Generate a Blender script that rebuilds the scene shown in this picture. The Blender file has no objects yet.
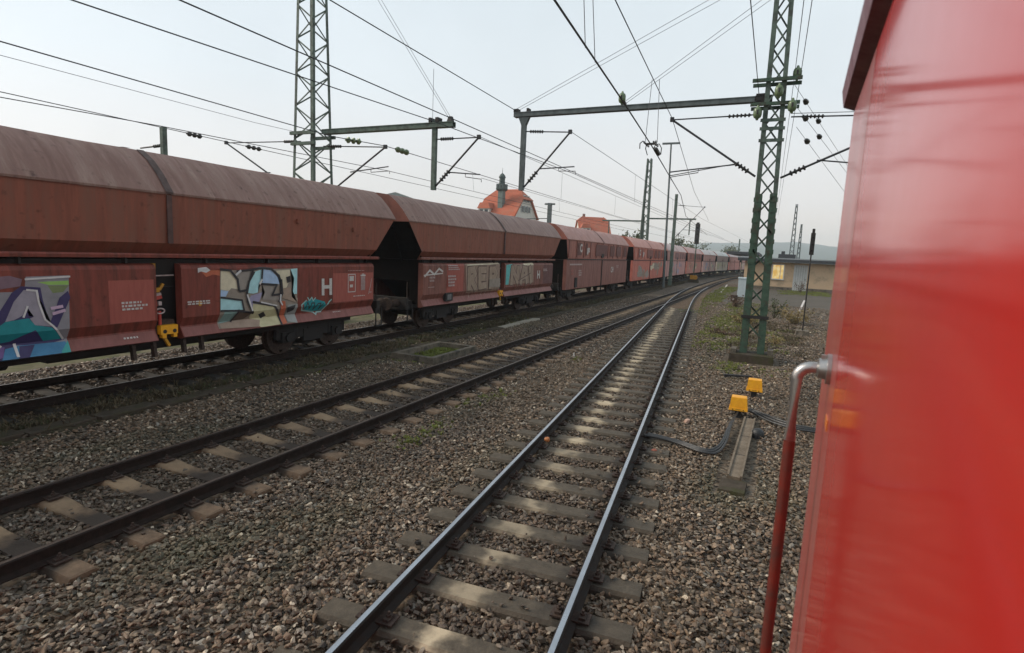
import bpy, bmesh, math, random
import numpy as np
from mathutils import Vector, Matrix
random.seed(7); RNG = np.random.default_rng(7)
R = math.radians
sc = bpy.context.scene
COL = sc.collection

# ---------------------------------------------------------------- camera, sky, sun, exposure
# world axes: +Y runs along the tracks, +X to the right of them, Z up; rail tops are at z = 0
CAMZ = 2.95
cam_d = bpy.data.cameras.new('camera'); cam = bpy.data.objects.new('camera', cam_d); COL.objects.link(cam)
cam_d.sensor_width = 36.0; cam_d.lens = 560 * 36.0 / 1024
cam_d.clip_start = .02; cam_d.clip_end = 9000
yaw, pitch, roll = R(24.4), math.atan2(75.6, 560), R(2.53)
fw = Vector((-math.sin(yaw) * math.cos(pitch), math.cos(yaw) * math.cos(pitch), -math.sin(pitch)))
rt0 = Vector((math.cos(yaw), math.sin(yaw), 0)); up0 = rt0.cross(fw)
rt = rt0 * math.cos(roll) + up0 * math.sin(roll); up = up0 * math.cos(roll) - rt0 * math.sin(roll)
m3 = Matrix((rt, up, -fw)).transposed()
cam.matrix_world = Matrix.Translation((0, 0, CAMZ)) @ m3.to_4x4()
cam_d.dof.use_dof = True; cam_d.dof.focus_distance = 16.0; cam_d.dof.aperture_fstop = 3.2
sc.camera = cam
sc.view_settings.view_transform = 'Standard'; sc.view_settings.look = 'None'
sc.view_settings.exposure = 1.12; sc.view_settings.gamma = 1.0

SUN_AZ, SUN_EL = R(-104), R(36)          # azimuth clockwise from +Y
w = bpy.data.worlds.new('World'); sc.world = w; w.use_nodes = True
nt = w.node_tree; nt.nodes.clear()
def N(t, **k):
    n = nt.nodes.new(t)
    for a, b in k.items(): setattr(n, a, b)
    return n
out = N('ShaderNodeOutputWorld'); bg = N('ShaderNodeBackground'); bg.inputs['Strength'].default_value = .1
sky = N('ShaderNodeTexSky', sky_type='NISHITA', sun_disc=False, sun_elevation=SUN_EL, sun_rotation=SUN_AZ)
tc = N('ShaderNodeTexCoord'); sep = N('ShaderNodeSeparateXYZ'); nt.links.new(tc.outputs['Generated'], sep.inputs[0])
ramp = N('ShaderNodeValToRGB'); cr = ramp.color_ramp
cr.elements[0].position = 0.0; cr.elements[0].color = (1.12, .86, .70, 1)
cr.elements[1].position = 1.0; cr.elements[1].color = (.52, .63, .70, 1)
for p, c in ((.09, (.90, .83, .79, 1)), (.25, (.79, .835, .85, 1)), (.45, (.69, .765, .80, 1))):
    e = cr.elements.new(p); e.color = c
nt.links.new(sep.outputs['Z'], ramp.inputs[0])
# the veil is brighter round the hidden sun
dotn = N('ShaderNodeVectorMath', operation='DOT_PRODUCT'); nt.links.new(tc.outputs['Generated'], dotn.inputs[0])
dotn.inputs[1].default_value = (math.sin(SUN_AZ) * math.cos(SUN_EL), math.cos(SUN_AZ) * math.cos(SUN_EL), math.sin(SUN_EL))
mr = N('ShaderNodeMapRange'); nt.links.new(dotn.outputs['Value'], mr.inputs[0])
mr.inputs[1].default_value = .2; mr.inputs[2].default_value = 1; mr.inputs[3].default_value = 5.0; mr.inputs[4].default_value = 5.4
noi = N('ShaderNodeTexNoise'); noi.inputs['Scale'].default_value = 1.7; noi.inputs['Detail'].default_value = 5
nt.links.new(tc.outputs['Generated'], noi.inputs['Vector'])
mr2 = N('ShaderNodeMapRange'); nt.links.new(noi.outputs[0], mr2.inputs[0])
mr2.inputs[1].default_value = .3; mr2.inputs[2].default_value = .7; mr2.inputs[3].default_value = .89; mr2.inputs[4].default_value = 1.09
mu = N('ShaderNodeMath', operation='MULTIPLY'); nt.links.new(mr.outputs[0], mu.inputs[0]); nt.links.new(mr2.outputs[0], mu.inputs[1])
sc1 = N('ShaderNodeVectorMath', operation='SCALE'); nt.links.new(ramp.outputs[0], sc1.inputs[0]); nt.links.new(mu.outputs[0], sc1.inputs['Scale'])
mixn = N('ShaderNodeMix', data_type='RGBA'); mixn.inputs[0].default_value = .9
nt.links.new(sky.outputs[0], mixn.inputs[6]); nt.links.new(sc1.outputs[0], mixn.inputs[7])
nt.links.new(mixn.outputs[2], bg.inputs['Color']); nt.links.new(bg.outputs[0], out.inputs[0])

sl = bpy.data.lights.new('sun', 'SUN'); sl.energy = 1.4; sl.angle = R(20); sl.color = (1, .88, .74)
so_ = bpy.data.objects.new('sun', sl); COL.objects.link(so_); so_.location = (0, 0, 60)
sd = Vector((math.sin(SUN_AZ) * math.cos(SUN_EL), math.cos(SUN_AZ) * math.cos(SUN_EL), math.sin(SUN_EL)))
so_.rotation_euler = sd.to_track_quat('Z', 'Y').to_euler()

# ---------------------------------------------------------------- materials
MATS = {}
def mat(name, c1, c2=None, scale=6., rough=(.6, .85), metal=0., bump=.15, bscale=None, stretch=(1, 1, 1), c3=None, c3s=1.5, c3t=(.5, .62),
        coat=0., spec=.5, speck=None, rand=0., detail=6):
    """two-colour noise paint with an optional third stain colour, roughness variation and bump"""
    if name in MATS: return MATS[name]
    m = bpy.data.materials.new(name); m.use_nodes = True; t = m.node_tree; L = t.links.new
    b = t.nodes['Principled BSDF']
    def n(ty, **k):
        x = t.nodes.new(ty)
        for a, v in k.items(): setattr(x, a, v)
        return x
    c2 = c2 or tuple(v * .75 for v in c1)
    co = n('ShaderNodeTexCoord'); mp = n('ShaderNodeMapping'); mp.inputs['Scale'].default_value = stretch
    L(co.outputs['Object'], mp.inputs[0])
    no = n('ShaderNodeTexNoise'); no.inputs['Scale'].default_value = scale; no.inputs['Detail'].default_value = detail; no.inputs['Roughness'].default_value = .62
    L(mp.outputs[0], no.inputs['Vector'])
    rp = n('ShaderNodeValToRGB'); rp.color_ramp.elements[0].position = .32; rp.color_ramp.elements[1].position = .68
    rp.color_ramp.elements[0].color = (*c1, 1); rp.color_ramp.elements[1].color = (*c2, 1)
    L(no.outputs[0], rp.inputs[0]); colr = rp.outputs[0]
    if c3:
        n2 = n('ShaderNodeTexNoise'); n2.inputs['Scale'].default_value = c3s; n2.inputs['Detail'].default_value = 8; n2.inputs['Roughness'].default_value = .7
        L(mp.outputs[0], n2.inputs['Vector'])
        r2 = n('ShaderNodeMapRange'); L(n2.outputs[0], r2.inputs[0]); r2.inputs[1].default_value, r2.inputs[2].default_value = c3t
        mx = n('ShaderNodeMix', data_type='RGBA'); L(r2.outputs[0], mx.inputs[0]); L(colr, mx.inputs[6]); mx.inputs[7].default_value = (*c3, 1); colr = mx.outputs[2]
    if speck:
        n3 = n('ShaderNodeTexNoise'); n3.inputs['Scale'].default_value = speck[1]; n3.inputs['Detail'].default_value = 3
        L(co.outputs['Object'], n3.inputs['Vector'])
        r3 = n('ShaderNodeMapRange'); L(n3.outputs[0], r3.inputs[0]); r3.inputs[1].default_value, r3.inputs[2].default_value = speck[2]
        mx = n('ShaderNodeMix', data_type='RGBA'); L(r3.outputs[0], mx.inputs[0]); L(colr, mx.inputs[6]); mx.inputs[7].default_value = (*speck[0], 1); colr = mx.outputs[2]
    if rand:
        oi = n('ShaderNodeObjectInfo'); r4 = n('ShaderNodeMapRange'); L(oi.outputs['Random'], r4.inputs[0]); r4.inputs[3].default_value = 1 - rand; r4.inputs[4].default_value = 1 + rand
        hs = n('ShaderNodeHueSaturation'); L(r4.outputs[0], hs.inputs['Value']); L(colr, hs.inputs['Color']); colr = hs.outputs[0]
    L(colr, b.inputs['Base Color'])
    rr = n('ShaderNodeMapRange'); L(no.outputs[0], rr.inputs[0]); rr.inputs[1].default_value = .3; rr.inputs[2].default_value = .7
    rr.inputs[3].default_value, rr.inputs[4].default_value = rough
    L(rr.outputs[0], b.inputs['Roughness'])
    b.inputs['Metallic'].default_value = metal; b.inputs['Specular IOR Level'].default_value = spec
    if coat: b.inputs['Coat Weight'].default_value = coat; b.inputs['Coat Roughness'].default_value = .06
    if bump:
        nb = n('ShaderNodeTexNoise'); nb.inputs['Scale'].default_value = bscale or scale * 6; nb.inputs['Detail'].default_value = 5
        L(co.outputs['Object'], nb.inputs['Vector'])
        bp = n('ShaderNodeBump'); bp.inputs['Strength'].default_value = bump; bp.inputs['Distance'].default_value = .01
        L(nb.outputs[0], bp.inputs['Height']); L(bp.outputs[0], b.inputs['Normal'])
    MATS[name] = m; return m
def wagon_paint(name, base, dark, rust, stretch=(1, 5, .55)):
    warm = lambda c: (min(c[0] * 1.32, .6), c[1] * 1.34, c[2] * 1.2)
    base, dark, rust = warm(base), warm(dark), warm(rust)
    return mat(name, base, dark, scale=2.2, rough=(.42, .7), bump=.55, bscale=2.3, stretch=stretch, c3=rust, c3s=1.1, c3t=(.48, .68), speck=(tuple(v * .55 for v in dark), 7., (.62, .8)), spec=.3)

steel_shine = mat('worn_rail_head', (.50, .51, .54), (.40, .41, .43), 3, (.24, .34), 1., 0)
steel_dull = mat('dull_rail_head', (.20, .16, .135), (.12, .09, .07), 20, (.32, .5), .9, .05)
rail_side = mat('rail_side_rust', (.014, .011, .01), (.028, .019, .014), 14, (.6, .85), .1, .3, spec=.25)
rail_side_brown = mat('rail_side_brown', (.026, .015, .011), (.014, .010, .008), 14, (.6, .85), .1, .3, spec=.25)
rust_iron = mat('rusty_iron', (.075, .045, .032), (.035, .024, .02), 25, (.6, .9), .3, .3)
dark_iron = mat('dark_iron', (.018, .016, .016), (.035, .03, .028), 8, (.6, .85), .2, .2)
black_rubber = mat('black_cable', (.012, .012, .013), (.03, .03, .03), 20, (.4, .65), 0, .1)
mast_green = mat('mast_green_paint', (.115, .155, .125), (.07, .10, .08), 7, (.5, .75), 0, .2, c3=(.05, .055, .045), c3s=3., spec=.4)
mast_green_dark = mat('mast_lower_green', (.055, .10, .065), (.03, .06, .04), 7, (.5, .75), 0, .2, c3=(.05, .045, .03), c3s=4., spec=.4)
galv = mat('grey_green_boom_paint', (.13, .15, .15), (.08, .095, .095), 5, (.5, .75), .2, .1)
wire_m = mat('overhead_wire_metal', (.045, .045, .05), (.03, .03, .03), 6, (.5, .7), .3, 0)
wire_thin = mat('stay_wire_metal', (.12, .12, .13), (.09, .09, .1), 6, (.5, .7), .3, 0)
insul_green = mat('green_glazed_insulator', (.16, .21, .11), (.10, .14, .07), 10, (.15, .35), 0, .05)
insul_brown = mat('dark_insulator', (.045, .04, .035), (.02, .02, .02), 10, (.25, .45), 0, .05)
concrete = mat('weathered_concrete', (.19, .16, .125), (.11, .092, .07), 7, (.8, .95), 0, .5, 60, c3=(.06, .055, .045), c3s=3., spec=.2)
concrete_dark = mat('dark_concrete', (.075, .058, .042), (.045, .036, .027), 7, (.75, .95), 0, .5, 50, c3=(.05, .048, .022), c3s=2., spec=.15)
concrete_pale = mat('pale_concrete', (.33, .29, .23), (.24, .21, .165), 7, (.75, .95), 0, .4, 50)
yellow = mat('yellow_plastic', (.85, .40, .012), (.72, .30, .01), 10, (.35, .5), 0, .05, spec=.5)
yellow_old = mat('old_yellow_paint', (.62, .30, .015), (.36, .15, .01), 12, (.5, .7), 0, .1)
white_p = mat('white_marking_paint', (.62, .58, .55), (.48, .42, .38), 22, (.6, .8), 0, .05)
white_dim = mat('faded_white_marking', (.52, .42, .40), (.36, .26, .24), 22, (.6, .8), 0, .05)
red_p = mat('red_enamel', (.5, .06, .04), (.4, .04, .03), 10, (.4, .6), 0, 0)

# sleeper concrete: grey brown with a worn pale streak along the track and a dark oily band
def sleeper_mat(name, base, pale, dark, x0, x1, d0, d1):
    m = bpy.data.materials.new(name); m.use_nodes = True; t = m.node_tree; L = t.links.new; b = t.nodes['Principled BSDF']
    n = t.nodes.new
    co = n('ShaderNodeTexCoord'); sp = n('ShaderNodeSeparateXYZ'); L(co.outputs['Object'], sp.inputs[0])
    no = n('ShaderNodeTexNoise'); no.inputs['Scale'].default_value = 9; no.inputs['Detail'].default_value = 8; no.inputs['Roughness'].default_value = .7
    oi = n('ShaderNodeObjectInfo'); ad = n('ShaderNodeVectorMath'); ad.operation = 'ADD'; L(co.outputs['Object'], ad.inputs[0])
    cm = n('ShaderNodeCombineXYZ'); ml = n('ShaderNodeMath'); ml.operation = 'MULTIPLY'; ml.inputs[1].default_value = 40; L(oi.outputs['Random'], ml.inputs[0]); L(ml.outputs[0], cm.inputs[1]); L(cm.outputs[0], ad.inputs[1])
    L(ad.outputs[0], no.inputs['Vector'])
    rp = n('ShaderNodeValToRGB'); rp.color_ramp.elements[0].position = .3; rp.color_ramp.elements[1].position = .7
    rp.color_ramp.elements[0].color = (*[v * .62 for v in base], 1); rp.color_ramp.elements[1].color = (*[v * 1.3 for v in base], 1); L(no.outputs[0], rp.inputs[0])
    # wobble
    n2 = n('ShaderNodeTexNoise'); n2.inputs['Scale'].default_value = 4; n2.inputs['Detail'].default_value = 5; L(ad.outputs[0], n2.inputs['Vector'])
    wob = n('ShaderNodeMath'); wob.operation = 'MULTIPLY_ADD'; wob.inputs[1].default_value = .7; L(n2.outputs[0], wob.inputs[0]); L(sp.outputs['X'], wob.inputs[2])
    off = n('ShaderNodeMath'); off.operation = 'SUBTRACT'; off.inputs[1].default_value = .35; L(wob.outputs[0], off.inputs[0])
    def band(a, b_, soft):
        m1 = n('ShaderNodeMapRange'); m1.interpolation_type = 'SMOOTHSTEP'; L(off.outputs[0], m1.inputs[0]); m1.inputs[1].default_value = a - soft; m1.inputs[2].default_value = a + soft
        m2 = n('ShaderNodeMapRange'); m2.interpolation_type = 'SMOOTHSTEP'; L(off.outputs[0], m2.inputs[0]); m2.inputs[1].default_value = b_ - soft; m2.inputs[2].default_value = b_ + soft; m2.inputs[3].default_value = 1; m2.inputs[4].default_value = 0
        mm = n('ShaderNodeMath'); mm.operation = 'MULTIPLY'; L(m1.outputs[0], mm.inputs[0]); L(m2.outputs[0], mm.inputs[1]); return mm.outputs[0]
    rnd = n('ShaderNodeMapRange'); L(oi.outputs['Random'], rnd.inputs[0]); rnd.inputs[3].default_value = .35; rnd.inputs[4].default_value = .95
    pb = n('ShaderNodeMath'); pb.operation = 'MULTIPLY'; L(band(x0, x1, .16), pb.inputs[0]); L(rnd.outputs[0], pb.inputs[1])
    mx = n('ShaderNodeMix'); mx.data_type = 'RGBA'; L(pb.outputs[0], mx.inputs[0]); L(rp.outputs[0], mx.inputs[6]); mx.inputs[7].default_value = (*pale, 1)
    mx2 = n('ShaderNodeMix'); mx2.data_type = 'RGBA'; L(band(d0, d1, .15), mx2.inputs[0]); L(mx.outputs[2], mx2.inputs[6]); mx2.inputs[7].default_value = (*dark, 1)
    L(mx2.outputs[2], b.inputs['Base Color']); b.inputs['Roughness'].default_value = .72; b.inputs['Specular IOR Level'].default_value = .28
    bp = n('ShaderNodeBump'); bp.inputs['Strength'].default_value = .6; bp.inputs['Distance'].default_value = .012
    n3 = n('ShaderNodeTexNoise'); n3.inputs['Scale'].default_value = 45; n3.inputs['Detail'].default_value = 6; L(ad.outputs[0], n3.inputs['Vector']); L(n3.outputs[0], bp.inputs['Height']); L(bp.outputs[0], b.inputs['Normal'])
    return m
sleeper_b_m = sleeper_mat('sleeper_grey_concrete', (.082, .066, .048), (.62, .50, .34), (.04, .033, .026), -.32, -.12, .5, .95)
sleeper_a_m = sleeper_mat('sleeper_tan_concrete', (.16, .105, .066), (.36, .245, .145), (.045, .033, .025), -.62, -.25, -.05, .98)
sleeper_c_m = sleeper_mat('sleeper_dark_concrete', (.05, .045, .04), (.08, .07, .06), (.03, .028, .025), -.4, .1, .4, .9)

# ballast and ground
def ground_mat(name, cols, scale, bump=1., big=None, rough=.85):
    m = bpy.data.materials.new(name); m.use_nodes = True; t = m.node_tree; L = t.links.new; b = t.nodes['Principled BSDF']; n = t.nodes.new
    co = n('ShaderNodeTexCoord')
    vo = n('ShaderNodeTexVoronoi'); vo.inputs['Scale'].default_value = scale; L(co.outputs['Object'], vo.inputs['Vector'])
    sp = n('ShaderNodeSeparateColor'); L(vo.outputs['Color'], sp.inputs[0])
    rp = n('ShaderNodeValToRGB'); el = rp.color_ramp.elements
    el[0].position = 0; el[0].color = (*cols[0], 1); el[1].position = 1; el[1].color = (*cols[-1], 1)
    for i, c in enumerate(cols[1:-1]):
        e = el.new((i + 1) / (len(cols) - 1)); e.color = (*c, 1)
    L(sp.outputs[0], rp.inputs[0])
    no = n('ShaderNodeTexNoise'); no.inputs['Scale'].default_value = .35; no.inputs['Detail'].default_value = 8; no.inputs['Roughness'].default_value = .65; L(co.outputs['Object'], no.inputs['Vector'])
    r2 = n('ShaderNodeMapRange'); L(no.outputs[0], r2.inputs[0]); r2.inputs[1].default_value = .45; r2.inputs[2].default_value = .65
    mx = n('ShaderNodeMix'); mx.data_type = 'RGBA'; L(r2.outputs[0], mx.inputs[0]); L(rp.outputs[0], mx.inputs[6])
    mx.inputs[7].default_value = (*(big or cols[1]), 1)
    mx2 = n('ShaderNodeMix'); mx2.data_type = 'RGBA'; mx2.inputs[0].default_value = .55; L(rp.outputs[0], mx2.inputs[6]); L(mx.outputs[2], mx2.inputs[7])
    L(mx2.outputs[2], b.inputs['Base Color']); b.inputs['Roughness'].default_value = rough; b.inputs['Specular IOR Level'].default_value = .15
    bp = n('ShaderNodeBump'); bp.inputs['Strength'].default_value = bump; bp.inputs['Distance'].default_value = .03; L(vo.outputs['Distance'], bp.inputs['Height']); bp.invert = True; L(bp.outputs[0], b.inputs['Normal'])
    return m
ballast_m = ground_mat('ballast_stones', [(.03, .023, .017), (.075, .055, .039), (.125, .093, .066), (.18, .138, .098), (.10, .088, .072), (.23, .18, .13)], 19., .8, (.08, .061, .043))
earth_m = ground_mat('earth_and_grass', [(.06, .06, .025), (.10, .09, .045), (.13, .11, .065), (.08, .085, .03)], 4., .5, (.07, .075, .03))
asphalt_m = ground_mat('worn_asphalt', [(.075, .063, .05), (.095, .081, .066), (.115, .097, .08), (.085, .074, .06)], 30., .3, (.06, .052, .036))
verge_m = ground_mat('weedy_verge', [(.03, .024, .016), (.055, .044, .028), (.075, .06, .04), (.042, .04, .018)], 14., .8, (.04, .034, .017))

def stone_mat():
    m = bpy.data.materials.new('loose_ballast_stone'); m.use_nodes = True; t = m.node_tree; L = t.links.new; b = t.nodes['Principled BSDF']; n = t.nodes.new
    oi = n('ShaderNodeObjectInfo'); rp = n('ShaderNodeValToRGB'); el = rp.color_ramp.elements
    cols = [(0, (.020, .015, .011)), (.15, (.061, .043, .029)), (.32, (.140, .095, .062)), (.46, (.104, .086, .065)), (.62, (.220, .153, .097)), (.76, (.152, .089, .054)), (.87, (.317, .232, .157)), (.95, (.207, .189, .160)), (1, (.659, .534, .389))]
    el[0].position = 0; el[0].color = (*cols[0][1], 1); el[1].position = 1; el[1].color = (*cols[-1][1], 1)
    for p, c in cols[1:-1]:
        e = el.new(p); e.color = (*c, 1)
    L(oi.outputs['Random'], rp.inputs[0])
    co = n('ShaderNodeTexCoord'); no = n('ShaderNodeTexNoise'); no.inputs['Scale'].default_value = 3; no.inputs['Detail'].default_value = 5; L(co.outputs['Object'], no.inputs['Vector'])
    mr_ = n('ShaderNodeMapRange'); L(no.outputs[0], mr_.inputs[0]); mr_.inputs[1].default_value = .3; mr_.inputs[2].default_value = .7; mr_.inputs[3].default_value = .7; mr_.inputs[4].default_value = 1.25
    hs = n('ShaderNodeHueSaturation'); L(mr_.outputs[0], hs.inputs['Value']); L(rp.outputs[0], hs.inputs['Color'])
    ge = n('ShaderNodeNewGeometry'); mp = n('ShaderNodeMapping'); mp.inputs['Scale'].default_value = (1, .35, 1); L(ge.outputs['Position'], mp.inputs[0])
    col = hs.outputs[0]
    for sc_, lo, hi, tint, f in ((.9, .54, .70, (.07, .075, .034, 1), .5), (.6, .48, .66, (.19, .13, .078, 1), .5), (.45, .54, .72, (.03, .023, .018, 1), .45)):
        q = n('ShaderNodeTexNoise'); q.inputs['Scale'].default_value = sc_; q.inputs['Detail'].default_value = 6; q.noise_dimensions = '4D'; q.inputs['W'].default_value = sc_ * 9; L(mp.outputs[0], q.inputs['Vector'])
        r_ = n('ShaderNodeMapRange'); L(q.outputs[0], r_.inputs[0]); r_.inputs[1].default_value = lo; r_.inputs[2].default_value = hi; r_.inputs[4].default_value = f
        mx = n('ShaderNodeMix'); mx.data_type = 'RGBA'; L(r_.outputs[0], mx.inputs[0]); L(col, mx.inputs[6]); mx.inputs[7].default_value = tint; col = mx.outputs[2]
    sx = n('ShaderNodeSeparateXYZ'); L(ge.outputs['Position'], sx.inputs[0])
    for k, c in ((.0966, 1.62), (0., 6.72), (0., 12.3)):      # rusty brake dust and oil between the rails
        a = n('ShaderNodeMath'); a.operation = 'MULTIPLY_ADD'; a.inputs[1].default_value = k; L(sx.outputs['Y'], a.inputs[0]); L(sx.outputs['X'], a.inputs[2])
        a2 = n('ShaderNodeMath'); a2.operation = 'ADD'; a2.inputs[1].default_value = c; L(a.outputs[0], a2.inputs[0])
        a3 = n('ShaderNodeMath'); a3.operation = 'ABSOLUTE'; L(a2.outputs[0], a3.inputs[0])
        r_ = n('ShaderNodeMapRange'); r_.interpolation_type = 'SMOOTHSTEP'; L(a3.outputs[0], r_.inputs[0]); r_.inputs[1].default_value = .55; r_.inputs[2].default_value = 1.25; r_.inputs[3].default_value = .5; r_.inputs[4].default_value = 0
        mx = n('ShaderNodeMix'); mx.data_type = 'RGBA'; L(r_.outputs[0], mx.inputs[0]); L(col, mx.inputs[6]); mx.inputs[7].default_value = (.06, .04, .027, 1); col = mx.outputs[2]
    L(col, b.inputs['Base Color'])
    b.inputs['Roughness'].default_value = .55; b.inputs['Specular IOR Level'].default_value = .4
    return m
stone_m = stone_mat()

# ---------------------------------------------------------------- mesh helpers
class MB:
    def __init__(s): s.v = []; s.f = []; s.m = []; s.cur = 0
    def add(s, vs, fs):
        o = len(s.v); s.v += [tuple(p) for p in vs]; s.f += [tuple(i + o for i in f) for f in fs]; s.m += [s.cur] * len(fs); return s
    def box(s, x0, y0, z0, x1, y1, z1):
        return s.add([(x0, y0, z0), (x1, y0, z0), (x1, y1, z0), (x0, y1, z0), (x0, y0, z1), (x1, y0, z1), (x1, y1, z1), (x0, y1, z1)],
                     [(3, 2, 1, 0), (4, 5, 6, 7), (0, 1, 5, 4), (1, 2, 6, 5), (2, 3, 7, 6), (3, 0, 4, 7)])
    def frustum(s, x, y, z0, z1, w0, d0, w1, d1):
        a = [(x - w0 / 2, y - d0 / 2, z0), (x + w0 / 2, y - d0 / 2, z0), (x + w0 / 2, y + d0 / 2, z0), (x - w0 / 2, y + d0 / 2, z0)]
        b = [(x - w1 / 2, y - d1 / 2, z1), (x + w1 / 2, y - d1 / 2, z1), (x + w1 / 2, y + d1 / 2, z1), (x - w1 / 2, y + d1 / 2, z1)]
        return s.add(a + b, [(3, 2, 1, 0), (4, 5, 6, 7), (0, 1, 5, 4), (1, 2, 6, 5), (2, 3, 7, 6), (3, 0, 4, 7)])
    def tube(s, pts, r, n=8, cap=True):
        pts = [Vector(p) for p in pts]; rs = r if isinstance(r, (list, tuple)) else [r] * len(pts)
        rings = []; ref = None
        for i, p in enumerate(pts):
            d = (pts[min(i + 1, len(pts) - 1)] - pts[max(i - 1, 0)])
            if d.length < 1e-9: d = Vector((0, 0, 1))
            d.normalize()
            if ref is None: ref = Vector((0, 0, 1)) if abs(d.z) < .9 else Vector((1, 0, 0))
            a = d.cross(ref)
            if a.length < 1e-6: a = d.cross(Vector((0, 1, 0)))
            a.normalize(); b = a.cross(d)
            rings.append([p + (a * math.cos(2 * math.pi * k / n) + b * math.sin(2 * math.pi * k / n)) * rs[i] for k in range(n)])
        vs = [q for rg in rings for q in rg]; fs = []
        for i in range(len(pts) - 1):
            for k in range(n):
                k2 = (k + 1) % n; fs.append((i * n + k, i * n + k2, (i + 1) * n + k2, (i + 1) * n + k))
        if cap: fs.append(tuple(range(n - 1, -1, -1))); fs.append(tuple((len(pts) - 1) * n + k for k in range(n)))
        return s.add(vs, fs)
    def bar(s, p, q, wd, th, upv=(0, 0, 1)):
        p, q = Vector(p), Vector(q); d = (q - p).normalized(); u = Vector(upv); a = d.cross(u)
        if a.length < 1e-5: a = d.cross(Vector((1, 0, 0)))
        a.normalize(); b = a.cross(d)
        vs = [o + a * (sx * wd / 2) + b * (sz * th / 2) for o in (p, q) for sx, sz in ((-1, -1), (1, -1), (1, 1), (-1, 1))]
        return s.add(vs, [(0, 1, 2, 3), (7, 6, 5, 4), (0, 4, 5, 1), (1, 5, 6, 2), (2, 6, 7, 3), (3, 7, 4, 0)])
    def prism(s, prof, y0, y1, cap=True):
        """profile of (x, z) points swept from y0 to y1"""
        n = len(prof); vs = [(x, y0, z) for x, z in prof] + [(x, y1, z) for x, z in prof]
        fs = [(i, (i + 1) % n, n + (i + 1) % n, n + i) for i in range(n)]
        if cap: fs += [tuple(range(n - 1, -1, -1)), tuple(range(n, 2 * n))]
        return s.add(vs, fs)
    def disc_stack(s, p, axis, prof, n=12):
        """lathe: prof = list of (distance along axis, radius)"""
        ax = Vector(axis).normalized(); return s.tube([Vector(p) + ax * d for d, _ in prof], [max(r, .001) for _, r in prof], n)
    def build(s, name, mats, parent=None, loc=None, smooth=None, fix=True):
        me = bpy.data.meshes.new(name); me.from_pydata(s.v, [], s.f)
        for m in (mats if isinstance(mats, (list, tuple)) else [mats]): me.materials.append(m)
        me.polygons.foreach_set('material_index', s.m)
        if fix:
            b = bmesh.new(); b.from_mesh(me); bmesh.ops.recalc_face_normals(b, faces=b.faces[:]); b.to_mesh(me); b.free()
        if smooth:
            me.polygons.foreach_set('use_smooth', [True] * len(me.polygons)); me.set_sharp_from_angle(angle=R(smooth))
        me.update()
        o = bpy.data.objects.new(name, me); COL.objects.link(o)
        if parent is not None: o.parent = parent
        if loc is not None: o.location = loc
        return o
def tag(o, label=None, cat=None, group=None, kind=None):
    if label: o['label'] = label
    if cat: o['category'] = cat
    if group: o['group'] = group
    if kind: o['kind'] = kind
    return o
def empty(name, loc, label, cat, group=None, rz=0.):
    o = bpy.data.objects.new(name, None); COL.objects.link(o); o.location = loc; o.rotation_euler = (0, 0, rz)
    o.empty_display_size = .2
    return tag(o, label, cat, group)
def link_obj(name, me, parent, loc=(0, 0, 0), rot=(0, 0, 0)):
    o = bpy.data.objects.new(name, me); COL.objects.link(o); o.parent = parent; o.location = loc; o.rotation_euler = rot; return o

# ---------------------------------------------------------------- where the tracks run
def bend(s): return (s - 78) ** 2 / 1400. if s > 78 else 0.
def off_a(s): return -6.72 + bend(s)
def off_c(s): return -12.30 + bend(s)
def off_b(s):
    if s < 38: return -1.90 - .0966 * (s - 2.9)
    if s < 67.6:
        u = s - 38; return -5.29 - .0966 * u + .0966 / 2 / 29.6 * u * u
    return -6.72 + bend(s)
def head(f, s): return math.atan2(f(s + .1) - f(s - .1), .2)     # clockwise from +Y
# ---------------------------------------------------------------- setting: ground, ballast bed, yard, hills
GZ = -.255
def grid_sheet(name, xs_of_s, ss, z, m, kind='structure', rough=0.):
    mb = MB(); cols = None
    for s in ss:
        xs = xs_of_s(s); cols = len(xs)
        mb.v += [(x, s, z + (random.uniform(-rough, rough) if rough else 0)) for x in xs]
    for i in range(len(ss) - 1):
        for k in range(cols - 1):
            a = i * cols + k; mb.f.append((a, a + 1, a + cols + 1, a + cols)); mb.m.append(0)
    o = mb.build(name, m, smooth=40); o['kind'] = kind; return o
mb = MB(); nseg = 48
mb.v = [(0, 0, GZ - .02)] + [(6000 * math.cos(2 * math.pi * k / nseg), 6000 * math.sin(2 * math.pi * k / nseg), GZ - .02) for k in range(nseg)]
mb.f = [(0, 1 + k, 1 + (k + 1) % nseg) for k in range(nseg)]; mb.m = [0] * nseg
mb.build('ground', earth_m)['kind'] = 'structure'
grid_sheet('ballast_bed', lambda s: [off_c(s) - 3, off_c(s) - 1.5, off_c(s) + 1.4, -9.9 + bend(s), -8 + bend(s), -5.5 + bend(s), -3 + bend(s), (2.6 if s < 28 else max(-4.6, 2.6 - (s - 28) * .42)) + bend(s)],
           list(np.arange(-14, 78, 2.)) + list(np.arange(78, 330, 6.)), GZ + .012, ballast_m, rough=.012)
grid_sheet('verge_strip', lambda s: [-11.25 + bend(s) - .15 * math.sin(s), -10.7 + bend(s), -10.1 + bend(s), -9.95 + bend(s) + .1 * math.sin(s * 1.7)], list(np.arange(-6, 78, 1.)) + list(np.arange(78, 200, 6.)), GZ + .035, verge_m, rough=.02)
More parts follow.
